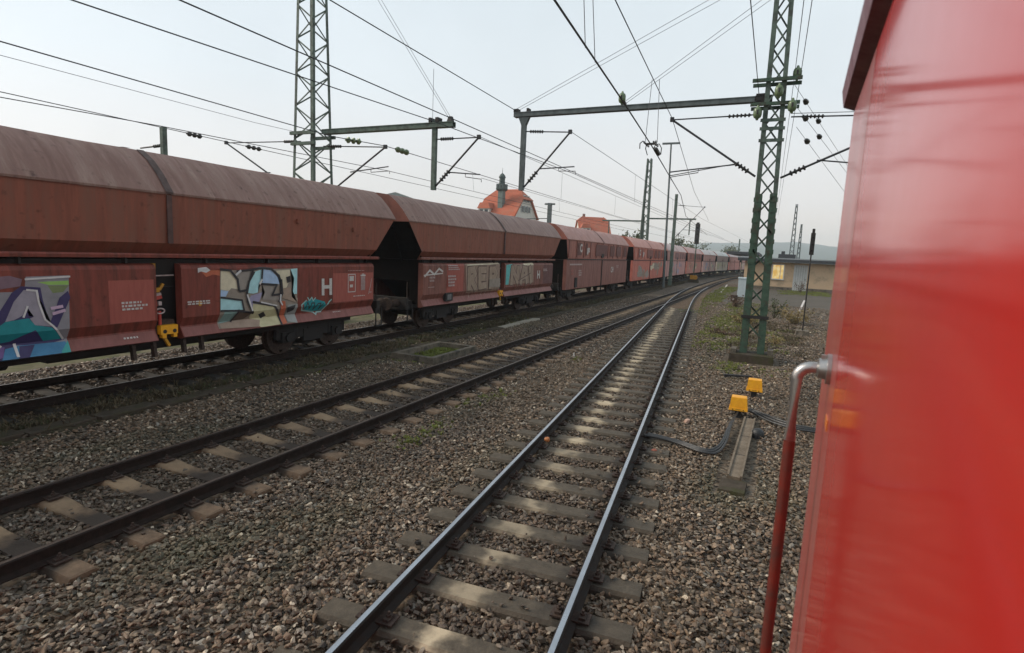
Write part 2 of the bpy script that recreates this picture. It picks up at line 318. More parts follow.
# yard in front of the low building
mb = MB()
yard = [(-2.9, 37), (-.6, 33), (1.2, 31.5), (6, 31), (26, 31), (26, 73.9), (-3.4, 73.9), (-4.2, 66), (-4.0, 55), (-3.2, 45)]
mb.add([(x, y, GZ + .024) for x, y in yard], [tuple(range(len(yard)))]); mb.build('asphalt_yard', asphalt_m)['kind'] = 'structure'
for pts in (((1.95, 41.2), (2.95, 55.3), .14), ((-4.25, 59.5), (-5.0, 79), .18)):
    mb = MB(); (xa, ya), (xb, yb), wd = pts
    z = GZ + .03
    mb.add([(xa - wd / 2, ya, z), (xa + wd / 2, ya, z), (xb + wd / 2, yb, z), (xb - wd / 2, yb, z)], [(0, 1, 2, 3)])
    mb.build('painted_line', white_p)['kind'] = 'structure'
# wooded hills, a couple of kilometres off
hill_m = mat('wooded_hillside', (.045, .06, .035), (.075, .08, .05), .012, (.9, 1), 0, 0, c3=(.10, .09, .07), c3s=.006, detail=10)
def hills():
    mb = MB(); na, nr = 220, 9
    for i in range(na + 1):
        a = R(-100 + 200 * i / na)
        ridge = 70 + 12 * math.sin(a * 7 + .6) + 9 * math.sin(a * 17 + 2) + 4 * math.sin(a * 41) + random.uniform(-1.5, 1.5)
        for k in range(nr):
            u = k / (nr - 1); r = 1350 + 1500 * u + random.uniform(-20, 20)
            h = ridge * (math.sin(min(1, u * 1.25) * math.pi / 2) ** 1.5) + random.uniform(-1.2, 1.2) - 3
            if k == 0: h = -4
            mb.v.append((r * math.sin(a), r * math.cos(a), h))
    for i in range(na):
        for k in range(nr - 1):
            q = i * nr + k; mb.f.append((q, q + nr, q + nr + 1, q + 1)); mb.m.append(0)
    mb.build('hills', hill_m, smooth=60)['kind'] = 'structure'
hills()

# ---------------------------------------------------------------- railway tracks
def rail_profile(head):   # (x, z), head on top at z=0
    return [(-.035, -.014), (-.022, -.0015), (0, 0), (.022, -.0015), (.035, -.014), (.034, -.038), (.010, -.05), (.0085, -.125), (.03, -.142), (.068, -.152), (.068, -.163), (-.068, -.163), (-.068, -.152), (-.03, -.142), (-.0085, -.125), (-.010, -.05), (-.034, -.038)]
def rail(parent, f, dx, s0, s1, topm, sidem, z, step):
    pr = rail_profile(0); n = len(pr); mb = MB()
    ss = list(np.arange(s0, s1, step)) + [s1]
    for s in ss:
        h = head(f, s); cx = f(s) + dx * math.cos(h); cy = s - dx * math.sin(h)
        for x, zz in pr: mb.v.append((cx + x * math.cos(h), cy - x * math.sin(h), zz + z))
    for i in range(len(ss) - 1):
        for k in range(n):
            k2 = (k + 1) % n; mb.f.append((i * n + k, i * n + k2, (i + 1) * n + k2, (i + 1) * n + k)); mb.m.append(0 if k in (1, 2) else 1)
    mb.f += [tuple(range(n)), tuple((len(ss) - 1) * n + k for k in range(n))[::-1]]; mb.m += [1, 1]
    return mb.build('rail', [topm, sidem], parent, smooth=35)
def sleeper_mesh(name, half, wtop, m, dip=.03, rside=None):
    mb = MB(); rh = rside or half; flat = dip < .01
    st = [(-half, .0), (-half + .02, .012), (-.95, .012), (-.55, .008), (-.25, -dip), (.25, -dip), (.55, .008), (.95, .012), (rh - .02, .012), (rh, 0)]
    n = 6
    for x, dz in st:
        wd = wtop / 2 + (-.02 if abs(x) < .3 and not flat else 0)
        if flat: dz = min(dz, .006) if abs(x) > .3 else .003
        for y, z in ((-wd - .03, -.2), (-wd - .01, -.035), (-wd + .015, dz - .008), (wd - .015, dz - .008), (wd + .01, -.035), (wd + .03, -.2)):
            mb.v.append((x, y, z if z == -.2 else min(z, dz)))
    for i in range(len(st) - 1):
        for k in range(n): k2 = (k + 1) % n; mb.f.append((i * n + k, i * n + k2, (i + 1) * n + k2, (i + 1) * n + k)); mb.m.append(0)
    mb.f += [tuple(range(n)), tuple((len(st) - 1) * n + k for k in range(n))]; mb.m += [0, 0]
    o = mb.build(name, m, smooth=30); me = o.data; bpy.data.objects.remove(o); return me
def fastener_mesh():
    mb = MB(); mb.box(-.17, -.075, .001, .17, .075, .018)
    for sx in (-1, 1):
        mb.box(sx * .105 - .028, -.05, .0185, sx * .105 + .028, .05, .042)
        mb.tube([(sx * .105, 0, .04), (sx * .105, 0, .085)], .013, 6); mb.tube([(sx * .105, 0, .042), (sx * .105, 0, .062)], .024, 6)
    o = mb.build('rail_fastener', rust_iron); me = o.data; bpy.data.objects.remove(o); return me
FAST = fastener_mesh()
SLEEPERS = []      # (x, y, heading, half length) kept for the stone scatter
def track(label, f, s0, s1, topm, sidem, sm, half, spacing, phase, fast_to, z=0., step=1., rends=(None, None), srange=None, rfun=None):
    root = empty('railway_track', (0, 0, 0), label, 'railway track', 'railway tracks of the yard')
    for i, dx in enumerate((-.7525, .7525)): rail(root, f, dx, s0, rends[i] or s1, topm, sidem, z, step)
    dip = .004 if f is off_b else .035
    base = sleeper_mesh('sleeper', half, .25, sm, dip); meshes = {}
    a, b = srange or (s0, s1); k0 = math.ceil((a - phase) / spacing); s = phase + k0 * spacing
    while s < b:
        h = head(f, s); x = f(s); me = base
        if rfun:
            ext = round(rfun(s), 1)
            if ext > half + .05:
                if ext not in meshes: meshes[ext] = sleeper_mesh('sleeper', half, .25, sm, dip, rside=ext)
                me = meshes[ext]
        o = link_obj('sleeper', me, root, (x, s, -.166 + z + random.uniform(-.006, .006)), (0, 0, -h + random.uniform(-.012, .012)))
        SLEEPERS.append((x, s, h, half))
        if s < fast_to:
            for dx in (-.7525, .7525): link_obj('rail_fastener', FAST, o, (dx, 0, .0125))
        s += spacing
    return root
track('near track with shiny bright rails on grey sleepers, running up the middle', off_b, -6, 64.5, steel_shine, rail_side, sleeper_b_m, 1.28, .66, 4.25, 34, -.003, .5, srange=(-6, 37))
def turnout_ext(s):
    return off_b(s) - off_a(s) + 1.35 if 36 < s < 62 else 0
track('middle track with dull brown rails and tan sleepers, between the wagons and the shiny rails', off_a, -6, 230, steel_dull, rail_side_brown, sleeper_a_m, 1.22, .69, 6.22, 24, 0., 1., srange=(-5, 150), rfun=turnout_ext)
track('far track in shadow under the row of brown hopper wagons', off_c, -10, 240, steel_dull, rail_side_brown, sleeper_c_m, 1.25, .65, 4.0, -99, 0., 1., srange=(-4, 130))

# ---------------------------------------------------------------- loose ballast stones and weeds (things nobody could count)
def proto_collection(name, meshes):
    c = bpy.data.collections.new(name)
    for me in meshes:
        o = bpy.data.objects.new(me.name, me); c.objects.link(o)
    return c
def rock_meshes():
    res = []
    for k in range(9):
        b = bmesh.new(); rs = np.random.default_rng(50 + k)
        sx, sy, sz = rs.uniform(1.0, 1.5), rs.uniform(.75, 1.05), rs.uniform(.5, .75)
        for _ in range(13):
            d = rs.normal(size=3); d /= np.linalg.norm(d); d *= rs.uniform(.8, 1.1); b.verts.new((d[0] * sx, d[1] * sy, d[2] * sz))
        r_ = bmesh.ops.convex_hull(b, input=b.verts[:]); bmesh.ops.delete(b, geom=[v for v in b.verts if not v.link_faces], context='VERTS')
        bmesh.ops.recalc_face_normals(b, faces=b.faces[:])
        me = bpy.data.meshes.new('ballast_stone'); b.to_mesh(me); b.free(); me.materials.append(stone_m); res.append(me)
    return res
def blade_meshes(m, n, h, lean, count=5, wd=.006):
    res = []
    for k in range(count):
        mb = MB(); rs = random.Random(k * 13 + n)
        for i in range(n):
            a = rs.uniform(0, 6.283); r0 = rs.uniform(0, .06); l = h * rs.uniform(.5, 1.1); ln = lean * rs.uniform(.3, 1.2)
            x, y = r0 * math.cos(a), r0 * math.sin(a); a2 = a + rs.uniform(-.8, .8); dx, dy = math.cos(a2), math.sin(a2); px, py = -dy * wd, dx * wd
            p1 = (x + dx * ln * .3 * l, y + dy * ln * .3 * l, l * .55); p2 = (x + dx * ln * l, y + dy * ln * l, l * rs.uniform(.75, 1))
            mb.add([(x - px, y - py, 0), (x + px, y + py, 0), (p1[0] + px, p1[1] + py, p1[2]), (p1[0] - px, p1[1] - py, p1[2]), p2], [(0, 1, 2, 3), (3, 2, 4)])
        o = mb.build('grass_tuft', m, fix=False); res.append(o.data); bpy.data.objects.remove(o)
    return res
def scatter(name, pts, rot, scl, idx, coll, cat_kind='stuff'):
    me = bpy.data.meshes.new(name); n = len(pts); me.vertices.add(n); me.vertices.foreach_set('co', np.asarray(pts, dtype=np.float32).ravel())
    a = me.attributes.new('rot', 'FLOAT_VECTOR', 'POINT'); a.data.foreach_set('vector', np.asarray(rot, dtype=np.float32).ravel())
    a = me.attributes.new('scl', 'FLOAT_VECTOR', 'POINT'); a.data.foreach_set('vector', np.asarray(scl, dtype=np.float32).ravel())
    a = me.attributes.new('idx', 'INT', 'POINT'); a.data.foreach_set('value', np.asarray(idx, dtype=np.int32))
    for mm in coll.objects[0].data.materials: me.materials.append(mm)
    o = bpy.data.objects.new(name, me); COL.objects.link(o); o['kind'] = cat_kind
    g = bpy.data.node_groups.new(name + '_nodes', 'GeometryNodeTree')
    g.interface.new_socket('Geometry', in_out='INPUT', socket_type='NodeSocketGeometry'); g.interface.new_socket('Geometry', in_out='OUTPUT', socket_type='NodeSocketGeometry')
    gi = g.nodes.new('NodeGroupInput'); go = g.nodes.new('NodeGroupOutput')
    ci = g.nodes.new('GeometryNodeCollectionInfo'); ci.inputs['Collection'].default_value = coll; ci.inputs['Separate Children'].default_value = True; ci.inputs['Reset Children'].default_value = True
    ip = g.nodes.new('GeometryNodeInstanceOnPoints'); ip.inputs['Pick Instance'].default_value = True
    def na(nm, ty):
        q = g.nodes.new('GeometryNodeInputNamedAttribute'); q.data_type = ty; q.inputs['Name'].default_value = nm; return q.outputs['Attribute']
    mp_ = g.nodes.new('GeometryNodeMeshToPoints')
    g.links.new(gi.outputs[0], mp_.inputs[0]); g.links.new(mp_.outputs[0], ip.inputs['Points']); g.links.new(ci.outputs[0], ip.inputs['Instance'])
    e2r = g.nodes.new('FunctionNodeEulerToRotation'); g.links.new(na('rot', 'FLOAT_VECTOR'), e2r.inputs[0])
    g.links.new(na('idx', 'INT'), ip.inputs['Instance Index']); g.links.new(e2r.outputs[0], ip.inputs['Rotation']); g.links.new(na('scl', 'FLOAT_VECTOR'), ip.inputs['Scale'])
    g.links.new(ip.outputs[0], go.inputs[0])
    md = o.modifiers.new('scatter', 'NODES'); md.node_group = g
    return o
MI = cam.matrix_world.inverted()
Mi = np.array(MI)
def in_view(P, mx=160, my=110):
    Q = P @ Mi[:3, :3].T + Mi[:3, 3]
    d = -Q[:, 2]; d = np.where(d < .2, .2, d)
    u = 512 + 560 * Q[:, 0] / d; v = 326.5 - 560 * Q[:, 1] / d
    return (-Q[:, 2] > .2) & (u > -mx) & (u < 1024 + mx) & (v < 653 + my) & (v > 0)
def ballast():
    tot = 900000
    x = RNG.uniform(-15, 4.0, tot); y = RNG.uniform(1.2, 46, tot)
    d = np.hypot(x, y)
    dens = np.minimum(960, 960 * (9.0 / d) ** 1.5); cell = tot / (19 * 44.8)
    keep = RNG.uniform(0, 1, tot) < dens / cell
    x, y = x[keep], y[keep]
    P = np.stack([x, y, np.full_like(x, GZ)], 1); k = in_view(P); x, y = x[k], y[k]
    n = len(x); d = np.hypot(x, y)
    rad = RNG.uniform(.013, .034, n) * np.where(d > 16, 1.25, 1.)
    z = GZ + .012 + RNG.uniform(.0, .05, n)
    keep = np.ones(n, bool)
    ob = np.where(y < 38, -1.90 - .0966 * (y - 2.9), -6.3); oa = np.full_like(y, -6.72); oc = np.full_like(y, -12.3)
    for o_, sl_ in ((ob, -.0966), (oa, 0), (oc, 0)):
        for dx in (-.7525, .7525):
            keep &= np.abs(x - (o_ + dx)) > .075 + rad * .8
    keep &= ~((x > -11.3) & (x < -9.95) & (RNG.uniform(0, 1, n) < .82))
    onsl = np.zeros(n, bool)
    for f, sp, ph, half, slope in ((ob, .66, 4.25, 1.28, -.0966), (oa, .69, 6.22, 1.22, 0), (oc, .65, 4.0, 1.25, 0)):
        lx = x - f; yy = y + lx * (-slope) * -1 if slope else y
        yy = y - lx * .0966 if slope else y
        q = (yy - ph) / sp; fr = np.abs(q - np.round(q)) * sp
        onsl |= (np.abs(lx) < half + .0) & (fr < .112 + RNG.uniform(0, .05, n))
    keep &= ~onsl | (RNG.uniform(0, 1, n) < .012)
    z = np.where(onsl, -.15, z)
    # covers, troughs, footing
    for bx in ((-9.6, -8.05, 12.7, 15.5), (-.45, .1, 7.9, 12.2), (-1.15, .55, 18.4, 20.3)):
        keep &= ~((x > bx[0]) & (x < bx[1]) & (y > bx[2]) & (y < bx[3]))
    x, y, z, rad = x[keep], y[keep], z[keep], rad[keep]; n = len(x)
    s = rad[:, None] * RNG.uniform(.8, 1.25, (n, 3))
    scatter('ballast_gravel', np.stack([x, y, z], 1), np.column_stack([RNG.normal(0, .38, n), RNG.normal(0, .38, n), RNG.uniform(0, 6.283, n)]), s, RNG.integers(0, 9, n), proto_collection('stone_prototypes', rock_meshes()))
    print('stones', n)
ballast()
def grass(name, m, regions, h, lean, nb, sc_=(.6, 1.3), zb=GZ + .02, wd=.006):
    P = []
    for x0, x1, y0, y1, num in regions:
        k = int(num); c = max(3, k // 14)
        cx = RNG.uniform(x0, x1, c); cy = RNG.uniform(y0, y1, c); w_ = RNG.integers(0, c, k)
        px = cx[w_] + RNG.normal(0, .16 * (1 + (y0 > 24)), k); py = cy[w_] + RNG.normal(0, .3 * (1 + (y0 > 24)), k)
        ok = (px > x0 - .15) & (px < x1 + .15)
        P.append(np.stack([px[ok], py[ok]], 1))
    P = np.concatenate(P); n = len(P); P = np.column_stack([P, np.full(n, zb)])
    rot = np.zeros((n, 3)); rot[:, 2] = RNG.uniform(0, 6.283, n); s = RNG.uniform(sc_[0], sc_[1], n)
    return scatter(name, P, rot, np.stack([s, s, s], 1), RNG.integers(0, 5, n), proto_collection(name + '_prototypes', blade_meshes(m, nb, h, lean, wd=wd)))
straw_m = mat('dry_straw_weed', (.11, .08, .04), (.06, .045, .024), 9, (.7, .9), 0, 0, rand=.35)
olive_m = mat('olive_weed', (.045, .05, .016), (.065, .065, .022), 9, (.7, .9), 0, 0, rand=.35)
moss_m = mat('yellow_green_grass', (.17, .19, .03), (.12, .14, .025), 9, (.7, .9), 0, 0, rand=.3)
grass('verge_weeds', olive_m, [(-11.3, -10.2, 3, 12, 330), (-11.3, -10.0, 12, 26, 700), (-11.3, -10.0, 26, 60, 900)], .10, .9, 14)
grass('dry_verge_weeds', straw_m, [(-11.35, -10.2, 3, 30, 1900), (-11.3, -10.0, 30, 80, 2400), (-1.2, 1.6, 20.6, 32, 900)], .15, .8, 9)
grass('yard_grass', moss_m, [(-2.6, -.7, 21, 32, 1300), (-1.6, 1.2, 20.5, 30, 700), (-4.9, -3.3, 33, 72, 2600), (-2.6, -.4, 30, 46, 900), (-1.2, 1.0, 16.5, 18.2, 160), (-2.6, 0, 32, 40, 500), (1, 6, 64, 73, 1500), (-9.3, -8.35, 13.1, 15.1, 420), (-5.5, -5.0, 6, 20, 110), (-10.2, -9.9, 10, 24, 160)], .09, .6, 16, (.5, 1.2))
# ---------------------------------------------------------------- trough, covers, small trackside things
root = empty('cable_trough', (-9.85, 4, GZ), 'long dark cable trough of concrete lids beside the wagon track', 'cable trough')
def lid_mesh(m):
    mb = MB(); L_ = .98; mb.prism([(-.17, -.04), (.17, -.04), (.17, .045), (.155, .06), (-.155, .06), (-.17, .045)], 0, L_)
    o = mb.build('trough_lid', m); me = o.data; bpy.data.objects.remove(o); return me
LID, LIDP = lid_mesh(concrete_dark), lid_mesh(concrete_pale)
for k in range(56):
    s = 1.5 + k; x = -9.85 - max(0, 12 - s) * .055 + random.uniform(-.015, .015)
    if 12.4 < s + .5 < 15.6: x -= .1
    o = link_obj('trough_lid', LIDP if 20 <= k - 0 <= 22 and False else (LIDP if 20.2 < s < 23.9 else LID), root, (x + 9.85, s - 4, .035 + random.uniform(-.01, .012)), (random.uniform(-.01, .01), random.uniform(-.02, .02), .055 if s < 12 else random.uniform(-.01, .01)))
    if 20.2 < s < 23.9: o['label'] = 'pale clean trough lid'
root = empty('inspection_shaft', (-8.85, 14.1, GZ), 'square concrete shaft rim with moss inside, beside the dull brown rails', 'shaft')
mb = MB()
mb.box(-.7, -1.25, -.1, -.55, 1.25, .2); mb.box(.55, -1.25, -.1, .7, 1.25, .2); mb.box(-.549, -1.25, -.1, .549, -1.1, .197); mb.box(-.549, 1.1, -.1, .549, 1.25, .197)
mb.build('rim', concrete, root)
mb = MB(); mb.box(-.548, -1.098, -.1, .548, 1.098, .02); mb.build('moss_fill', verge_m, root)
# stubby concrete channel with an end plate, cables and yellow boxes
root = empty('cable_channel', (-.2, 8.2, GZ), 'narrow concrete cable channel with raised edges, left of the grab rail', 'cable channel')
mb = MB()
mb.box(-.09, .3, -.02, .09, 3.75, .085); mb.box(-.105, .3, -.02, -.075, 3.75, .11); mb.box(.075, .3, -.02, .105, 3.75, .11)
mb.build('channel_lid', mat('brown_stained_concrete', (.19, .145, .10), (.11, .082, .055), 7, (.75, .95), 0, .5, 50), root); 
for k in (1.35, 2.45):
    mb = MB(); mb.box(-.073, k - .008, .06, .073, k + .008, .088); mb.build('joint', dark_iron, root)
mb = MB(); mb.frustum(0, .02, -.02, .06, .37, .5, .34, .46); mb.build('end_plate', concrete_dark, root)
root.rotation_euler = (0, 0, -.028)
def yellow_box(x, y, label):
    root = empty('junction_box', (x, y, GZ - .075), label, 'junction box', 'yellow junction boxes')
    mb = MB(); mb.frustum(0, 0, -.05, .24, .14, .14, .12, .12); mb.box(-.12, -.1, .235, .12, .1, .259); mb.build('post', dark_iron, root)
    mb = MB(); mb.frustum(0, 0, .2605, .315, .36, .28, .35, .27); mb.frustum(0, 0, .3155, .52, .335, .255, .295, .225); mb.frustum(0, 0, .5205, .535, .295, .225, .275, .205)
    mb.build('hood', yellow, root)
    mb = MB(); mb.box(-.05, -.142, .275, .05, -.1405, .30); mb.build('label_plate', yellow_old, root)
    for sx in (-.1, .1):
        mb = MB(); mb.tube([(sx, -.15, .283), (sx, -.1415, .283)], .012, 6); mb.build('bolt', dark_iron, root)
yellow_box(-.33, 12.15, 'yellow junction box at the end of the concrete channel, the nearer of the two')
yellow_box(-.08, 14.2, 'yellow junction box farther back, close to the mast footing')
def cable(pts, r, label, grp=None):
    P = [Vector(p) for p in pts]; res = []
    for i in range(len(P) - 1):
        p0, p1, p2, p3 = P[max(i - 1, 0)], P[i], P[i + 1], P[min(i + 2, len(P) - 1)]
        for k in range(8):
            t = k / 8; res.append(.5 * ((2 * p1) + (p2 - p0) * t + (2 * p0 - 5 * p1 + 4 * p2 - p3) * t * t + (3 * p1 - p0 - 3 * p2 + p3) * t ** 3))
    res.append(P[-1]); mb = MB(); mb.tube(res, r, 6); return tag(mb.build('cable', black_rubber, smooth=50), label, 'cable', grp)
for i, (dx, lab) in enumerate(((0, 'black cable looping from the shiny right rail to the channel, outermost loop'), (.07, 'black cable looping from the shiny right rail to the channel, inner loop'), (.13, 'black cable lying on top of the loop beside the concrete channel'))):
    cable([(-1.72 + dx * .3, 9.52 + dx, -.11), (-1.4, 9.56 + dx * .8, -.13), (-1.1, 9.5 + dx, -.15), (-.75, 9.3 + dx * 1.2, -.15), (-.52 - dx * .6, 9.38 + dx, -.15), (-.42 - dx * .5, 10.0, -.15), (-.40 - dx * .2, 11.2, -.14), (-.33, 12.05, -.1)], .02, lab, 'black cables by the yellow boxes')
for i, lab in enumerate(('black cable from the near yellow box to the right, upper of the bundle', 'black cable from the near yellow box to the right, middle of the bundle', 'black cable from the near yellow box to the right, lowest of the bundle')):
    d = i * .09
    cable([(-.28, 12.1, -.08), (-.1, 12.5 - d, -.12), (.15, 12.35 - d * 2, -.14), (.45, 12.05 - d * 2, -.14), (.9, 11.8 - d * 1.4, -.14), (1.6, 11.9 - d, -.15)], .02, lab, 'black cables by the yellow boxes')
mb = MB(); mb.disc_stack((.07, 10.95, GZ), (0, 0, 1), [(0, .11), (.1, .11), (.15, .09), (.175, .05), (.18, .001)], 12)
tag(mb.build('cap', black_rubber, smooth=40), 'black domed plastic cap lying in the gravel beside the concrete channel', 'cap')
mb = MB(); mb.box(-.36, -.06, 0, .36, .06, .09)
o = tag(mb.build('timber_offcut', dark_iron, loc=(-.55, 16.3, GZ + .02)), 'dark timber offcut lying in front of the mast footing', 'timber'); o.rotation_euler = (0, 0, .3)
mb = MB(); mb.disc_stack((-2.99, 8.15, -.02), (1, 0, 0), [(-.045, .001), (-.04, .03), (0, .045), (.03, .038), (.045, .001)], 10)
tag(mb.build('rail_knob', mat('orange_rust_knob', (.42, .15, .04), (.3, .1, .03), 20, (.4, .6), 0, .1), smooth=50), 'small round orange knob clamped to the shiny left rail', 'knob')
for (x, y, sz, lab, c) in ((-5.29, 16.4, .09, 'white scrap of litter standing in the gravel between the tracks', (.7, .66, .62)), (-1.2, 11.1, .07, 'pale pinkish stone on a sleeper end right of the shiny rails', (.5, .32, .24)), (-1.45, 9.0, .06, 'reddish brick chip lying just right of the shiny right rail', (.32, .10, .06)), (.55, 9.4, .05, 'cream coloured pebble in the gravel near the grab rail', (.55, .46, .3)), (-1.9, 7.9, .05, 'round tan pebble beside the shiny right rail on the inner side', (.38, .28, .18))):
    b = bmesh.new(); bmesh.ops.create_icosphere(b, subdivisions=1, radius=sz)
    for v in b.verts: v.co *= random.uniform(.6, 1.1)
    nm = 'litter' if 'litter' in lab else 'pebble'
    me = bpy.data.meshes.new(nm); b.to_mesh(me); b.free(); me.materials.append(mat('pebble_%d' % int(x * 100), c, tuple(v * .8 for v in c), 20, (.6, .8), 0, .2))
    o = bpy.data.objects.new(nm, me); COL.objects.link(o); o.location = (x, y, GZ + .07); tag(o, lab, nm)
    if nm == 'litter': o.scale = (.4, .4, 1.2)

# shrubs and tufts as plants of their own
def shrub(x, y, h, r, label, m, n=240, leaf=.035, stemm=None, twigs=9):
    root = empty('shrub', (x, y, GZ), label, 'shrub', None)
    mb = MB(); tips = []
    for k in range(twigs):
        a = random.uniform(0, 6.28); q = random.uniform(.3, 1) * r; e = (q * math.cos(a), q * math.sin(a), h * random.uniform(.5, 1))
        mb.tube([(0, 0, -.03), (e[0] * .4, e[1] * .4, e[2] * .55), e], [.012, .008, .004], 4); tips.append(e)
    mb.build('stem', stemm or rust_iron, root)
    mb = MB()
    for k in range(n):
        t = random.choice(tips); u = random.uniform(.25, 1.05); p = Vector(t) * u + Vector((random.gauss(0, .14 * r), random.gauss(0, .14 * r), random.gauss(0, .09 * h)))
        if p.z < .02: p.z = random.uniform(.02, .15)
        d = Vector((random.gauss(0, 1), random.gauss(0, 1), random.gauss(0, .8))).normalized(); e = d.cross(Vector((random.gauss(0, 1), random.gauss(0, 1), random.gauss(0, 1)))).normalized()
        l = leaf * random.uniform(.6, 1.4); mb.add([p - d * l, p + e * l * .4, p + d * l, p - e * l * .4], [(0, 1, 2, 3)])
    o = mb.build('foliage', m, root, fix=False); o['kind'] = 'stuff'
brown_leaf = mat('withered_leaf', (.12, .065, .035), (.07, .045, .025), 9, (.7, .9), 0, 0)
dry_leaf = mat('dry_grass_leaf', (.26, .19, .075), (.17, .125, .05), 9, (.7, .9), 0, 0)
green_leaf = mat('dull_green_leaf', (.06, .075, .025), (.09, .10, .035), 9, (.7, .9), 0, 0)
shrub(-1.9, 41, .95, .8, 'brown withered shrub in front of the pale cabinet', brown_leaf, 420, .06)
shrub(-.9, 31, .6, .75, 'low straw coloured tuft behind the left leg of the lattice mast', dry_leaf, 520, .06)
shrub(1.5, 33, .9, .9, 'straw coloured bush right of the lattice mast', dry_leaf, 620, .07)
shrub(.45, 35.5, 1.3, .7, 'thin dark bush seen through the lattice mast', green_leaf, 380, .06)
shrub(.4, 24, .35, .7, 'small dry weed close behind the mast footing', dry_leaf, 300, .04)
shrub(3.2, 70, 1.3, .9, 'bare reddish bush beside the building door', brown_leaf, 300, .07)
shrub(-1.7, 25.5, .3, .8, 'dark flattened weed patch left of the lattice mast', brown_leaf, 320, .05)
shrub(-4.82, 12.8, .16, .13, 'little dry weed growing in the gravel between the tracks', brown_leaf, 120, .02, twigs=5)

# ---------------------------------------------------------------- hopper wagons
PROF_A = [(1.40, .86), (1.52, .90), (1.40, 1.12), (1.50, 1.30), (1.50, 2.30), (1.47, 2.37), (1.40, 2.40)]
def prof_x(z, prof):
    for (xa, za), (xb, zb) in zip(prof[:-1], prof[1:]):
        if za <= z <= zb: return xa + (xb - xa) * (z - za) / (zb - za)
    return prof[-1][0] if z > prof[-1][1] else prof[0][0]
PAINTCOL = dict(lilac=(.28, .26, .28), lime=(.32, .55, .12), olive=(.20, .24, .10), pink=(.22, .13, .16), violet=(.045, .03, .11), lilac2=(.34, .30, .345), teal=(.01, .26, .28), teal2=(.05, .35, .32),
    blue=(.05, .20, .36), purple=(.16, .08, .24), white=(.68, .64, .62), rose=(.62, .42, .55), taupe=(.31, .25, .20), orange=(.52, .13, .06), cream=(.72, .62, .44), grey=(.34, .29, .25), sky=(.46, .74, .76),
    cornflower=(.44, .58, .78), sage=(.24, .36, .33), darkbrown=(.13, .085, .06), lavender=(.36, .32, .46), khaki=(.60, .54, .32), tan=(.38, .27, .20), grey2=(.33, .33, .31), ink=(.03, .025, .028), ink2=(.15, .085, .068), tanlight=(.37, .265, .19),
    paleteal=(.30, .50, .47), beige=(.33, .225, .165), aqua=(.12, .46, .44), pinkb=(.48, .30, .27), mauve=(.40, .24, .26), palepink=(.55, .36, .35), salmon=(.50, .15, .11))
def spray(c): return mat('spray_paint_' + c, PAINTCOL[c], tuple(v * .78 for v in PAINTCOL[c]), 5, (.5, .7), 0, .05)
def decal(name, parent, items, prof, lift=.003, label=None):
    """flat sprayed or printed shapes laid on the side panel, following its folds"""
    b = bmesh.new(); cols = []
    for li, (kind, col, pts, wd) in enumerate(items):
        if col not in cols: cols.append(col)
        polys = []
        if kind == 'p': polys = [pts]
        else:
            for (a, za), (c, zc) in zip(pts[:-1], pts[1:]):
                dx, dz = c - a, zc - za; l = math.hypot(dx, dz) or 1; nx, nz = -dz / l * wd / 2, dx / l * wd / 2; ex, ez = dx / l * wd * .4, dz / l * wd * .4
                polys.append([(a - ex + nx, za - ez + nz), (a - ex - nx, za - ez - nz), (c + ex - nx, zc + ez - nz), (c + ex + nx, zc + ez + nz)])
        for pi, pl in enumerate(polys):
            ar = sum(pl[i][0] * pl[(i + 1) % len(pl)][1] - pl[(i + 1) % len(pl)][0] * pl[i][1] for i in range(len(pl)))
            if ar < 0: pl = pl[::-1]
            fb = bmesh.new(); vs = [fb.verts.new((0, y, z)) for y, z in pl]; fb.faces.new(vs)
            bmesh.ops.triangulate(fb, faces=fb.faces[:])
            for _, zz in prof[1:-1]:
                bmesh.ops.bisect_plane(fb, geom=fb.verts[:] + fb.edges[:] + fb.faces[:], plane_co=(0, 0, zz), plane_no=(0, 0, 1))
            mp_ = {}
            for v in fb.verts: mp_[v] = b.verts.new((prof_x(v.co.z, prof) + lift + li * .0011 + (pi % 2) * .0005, v.co.y, v.co.z))
            for f in fb.faces:
                nf = b.faces.new([mp_[v] for v in f.verts]); nf.material_index = cols.index(col)
            fb.free()
    me = bpy.data.meshes.new(name); b.to_mesh(me); b.free()
    for c in cols: me.materials.append(spray(c) if isinstance(c, str) else c)
    o = bpy.data.objects.new(name, me); COL.objects.link(o); o.parent = parent
    if label: o['label'] = label
    return o
def lettering(parent, text, y, z, size, m, prof, name='lettering', bold=0., lift=.02):
    cu = bpy.data.curves.new('t', 'FONT'); cu.body = text; cu.size = size; cu.offset = bold; cu.resolution_u = 3
    ob = bpy.data.objects.new('t', cu); me = bpy.data.meshes.new_from_object(ob); bpy.data.objects.remove(ob); me.name = name
    x = prof_x(z + size * .35, prof) + lift
    me.transform(Matrix(((0, 0, 1, x), (1, 0, 0, y), (0, 1, 0, z), (0, 0, 0, 1)))); me.materials.clear(); me.materials.append(m)
    o = bpy.data.objects.new(name, me); COL.objects.link(o); o.parent = parent; return o
def rect(y0, z0, y1, z1): return [(y0, z0), (y1, z0), (y1, z1), (y0, z1)]
def rows(y0, z0, y1, z1, n, col='white', seed=0):
    """small stencilled lines, words as short runs"""
    rs = random.Random(seed); res = []; h = (z1 - z0) / n
    for k in range(n):
        y = y0; zt = z1 - k * h; end = y0 + (y1 - y0) * rs.uniform(.7, 1)
        while y < end - .02:
            wl = min(rs.uniform(.04, .12) * (y1 - y0) / .8, end - y); res.append(('p', col, rect(y, zt - h * .62, y + wl, zt), 0)); y += wl + .02
    return res
WHEEL = None
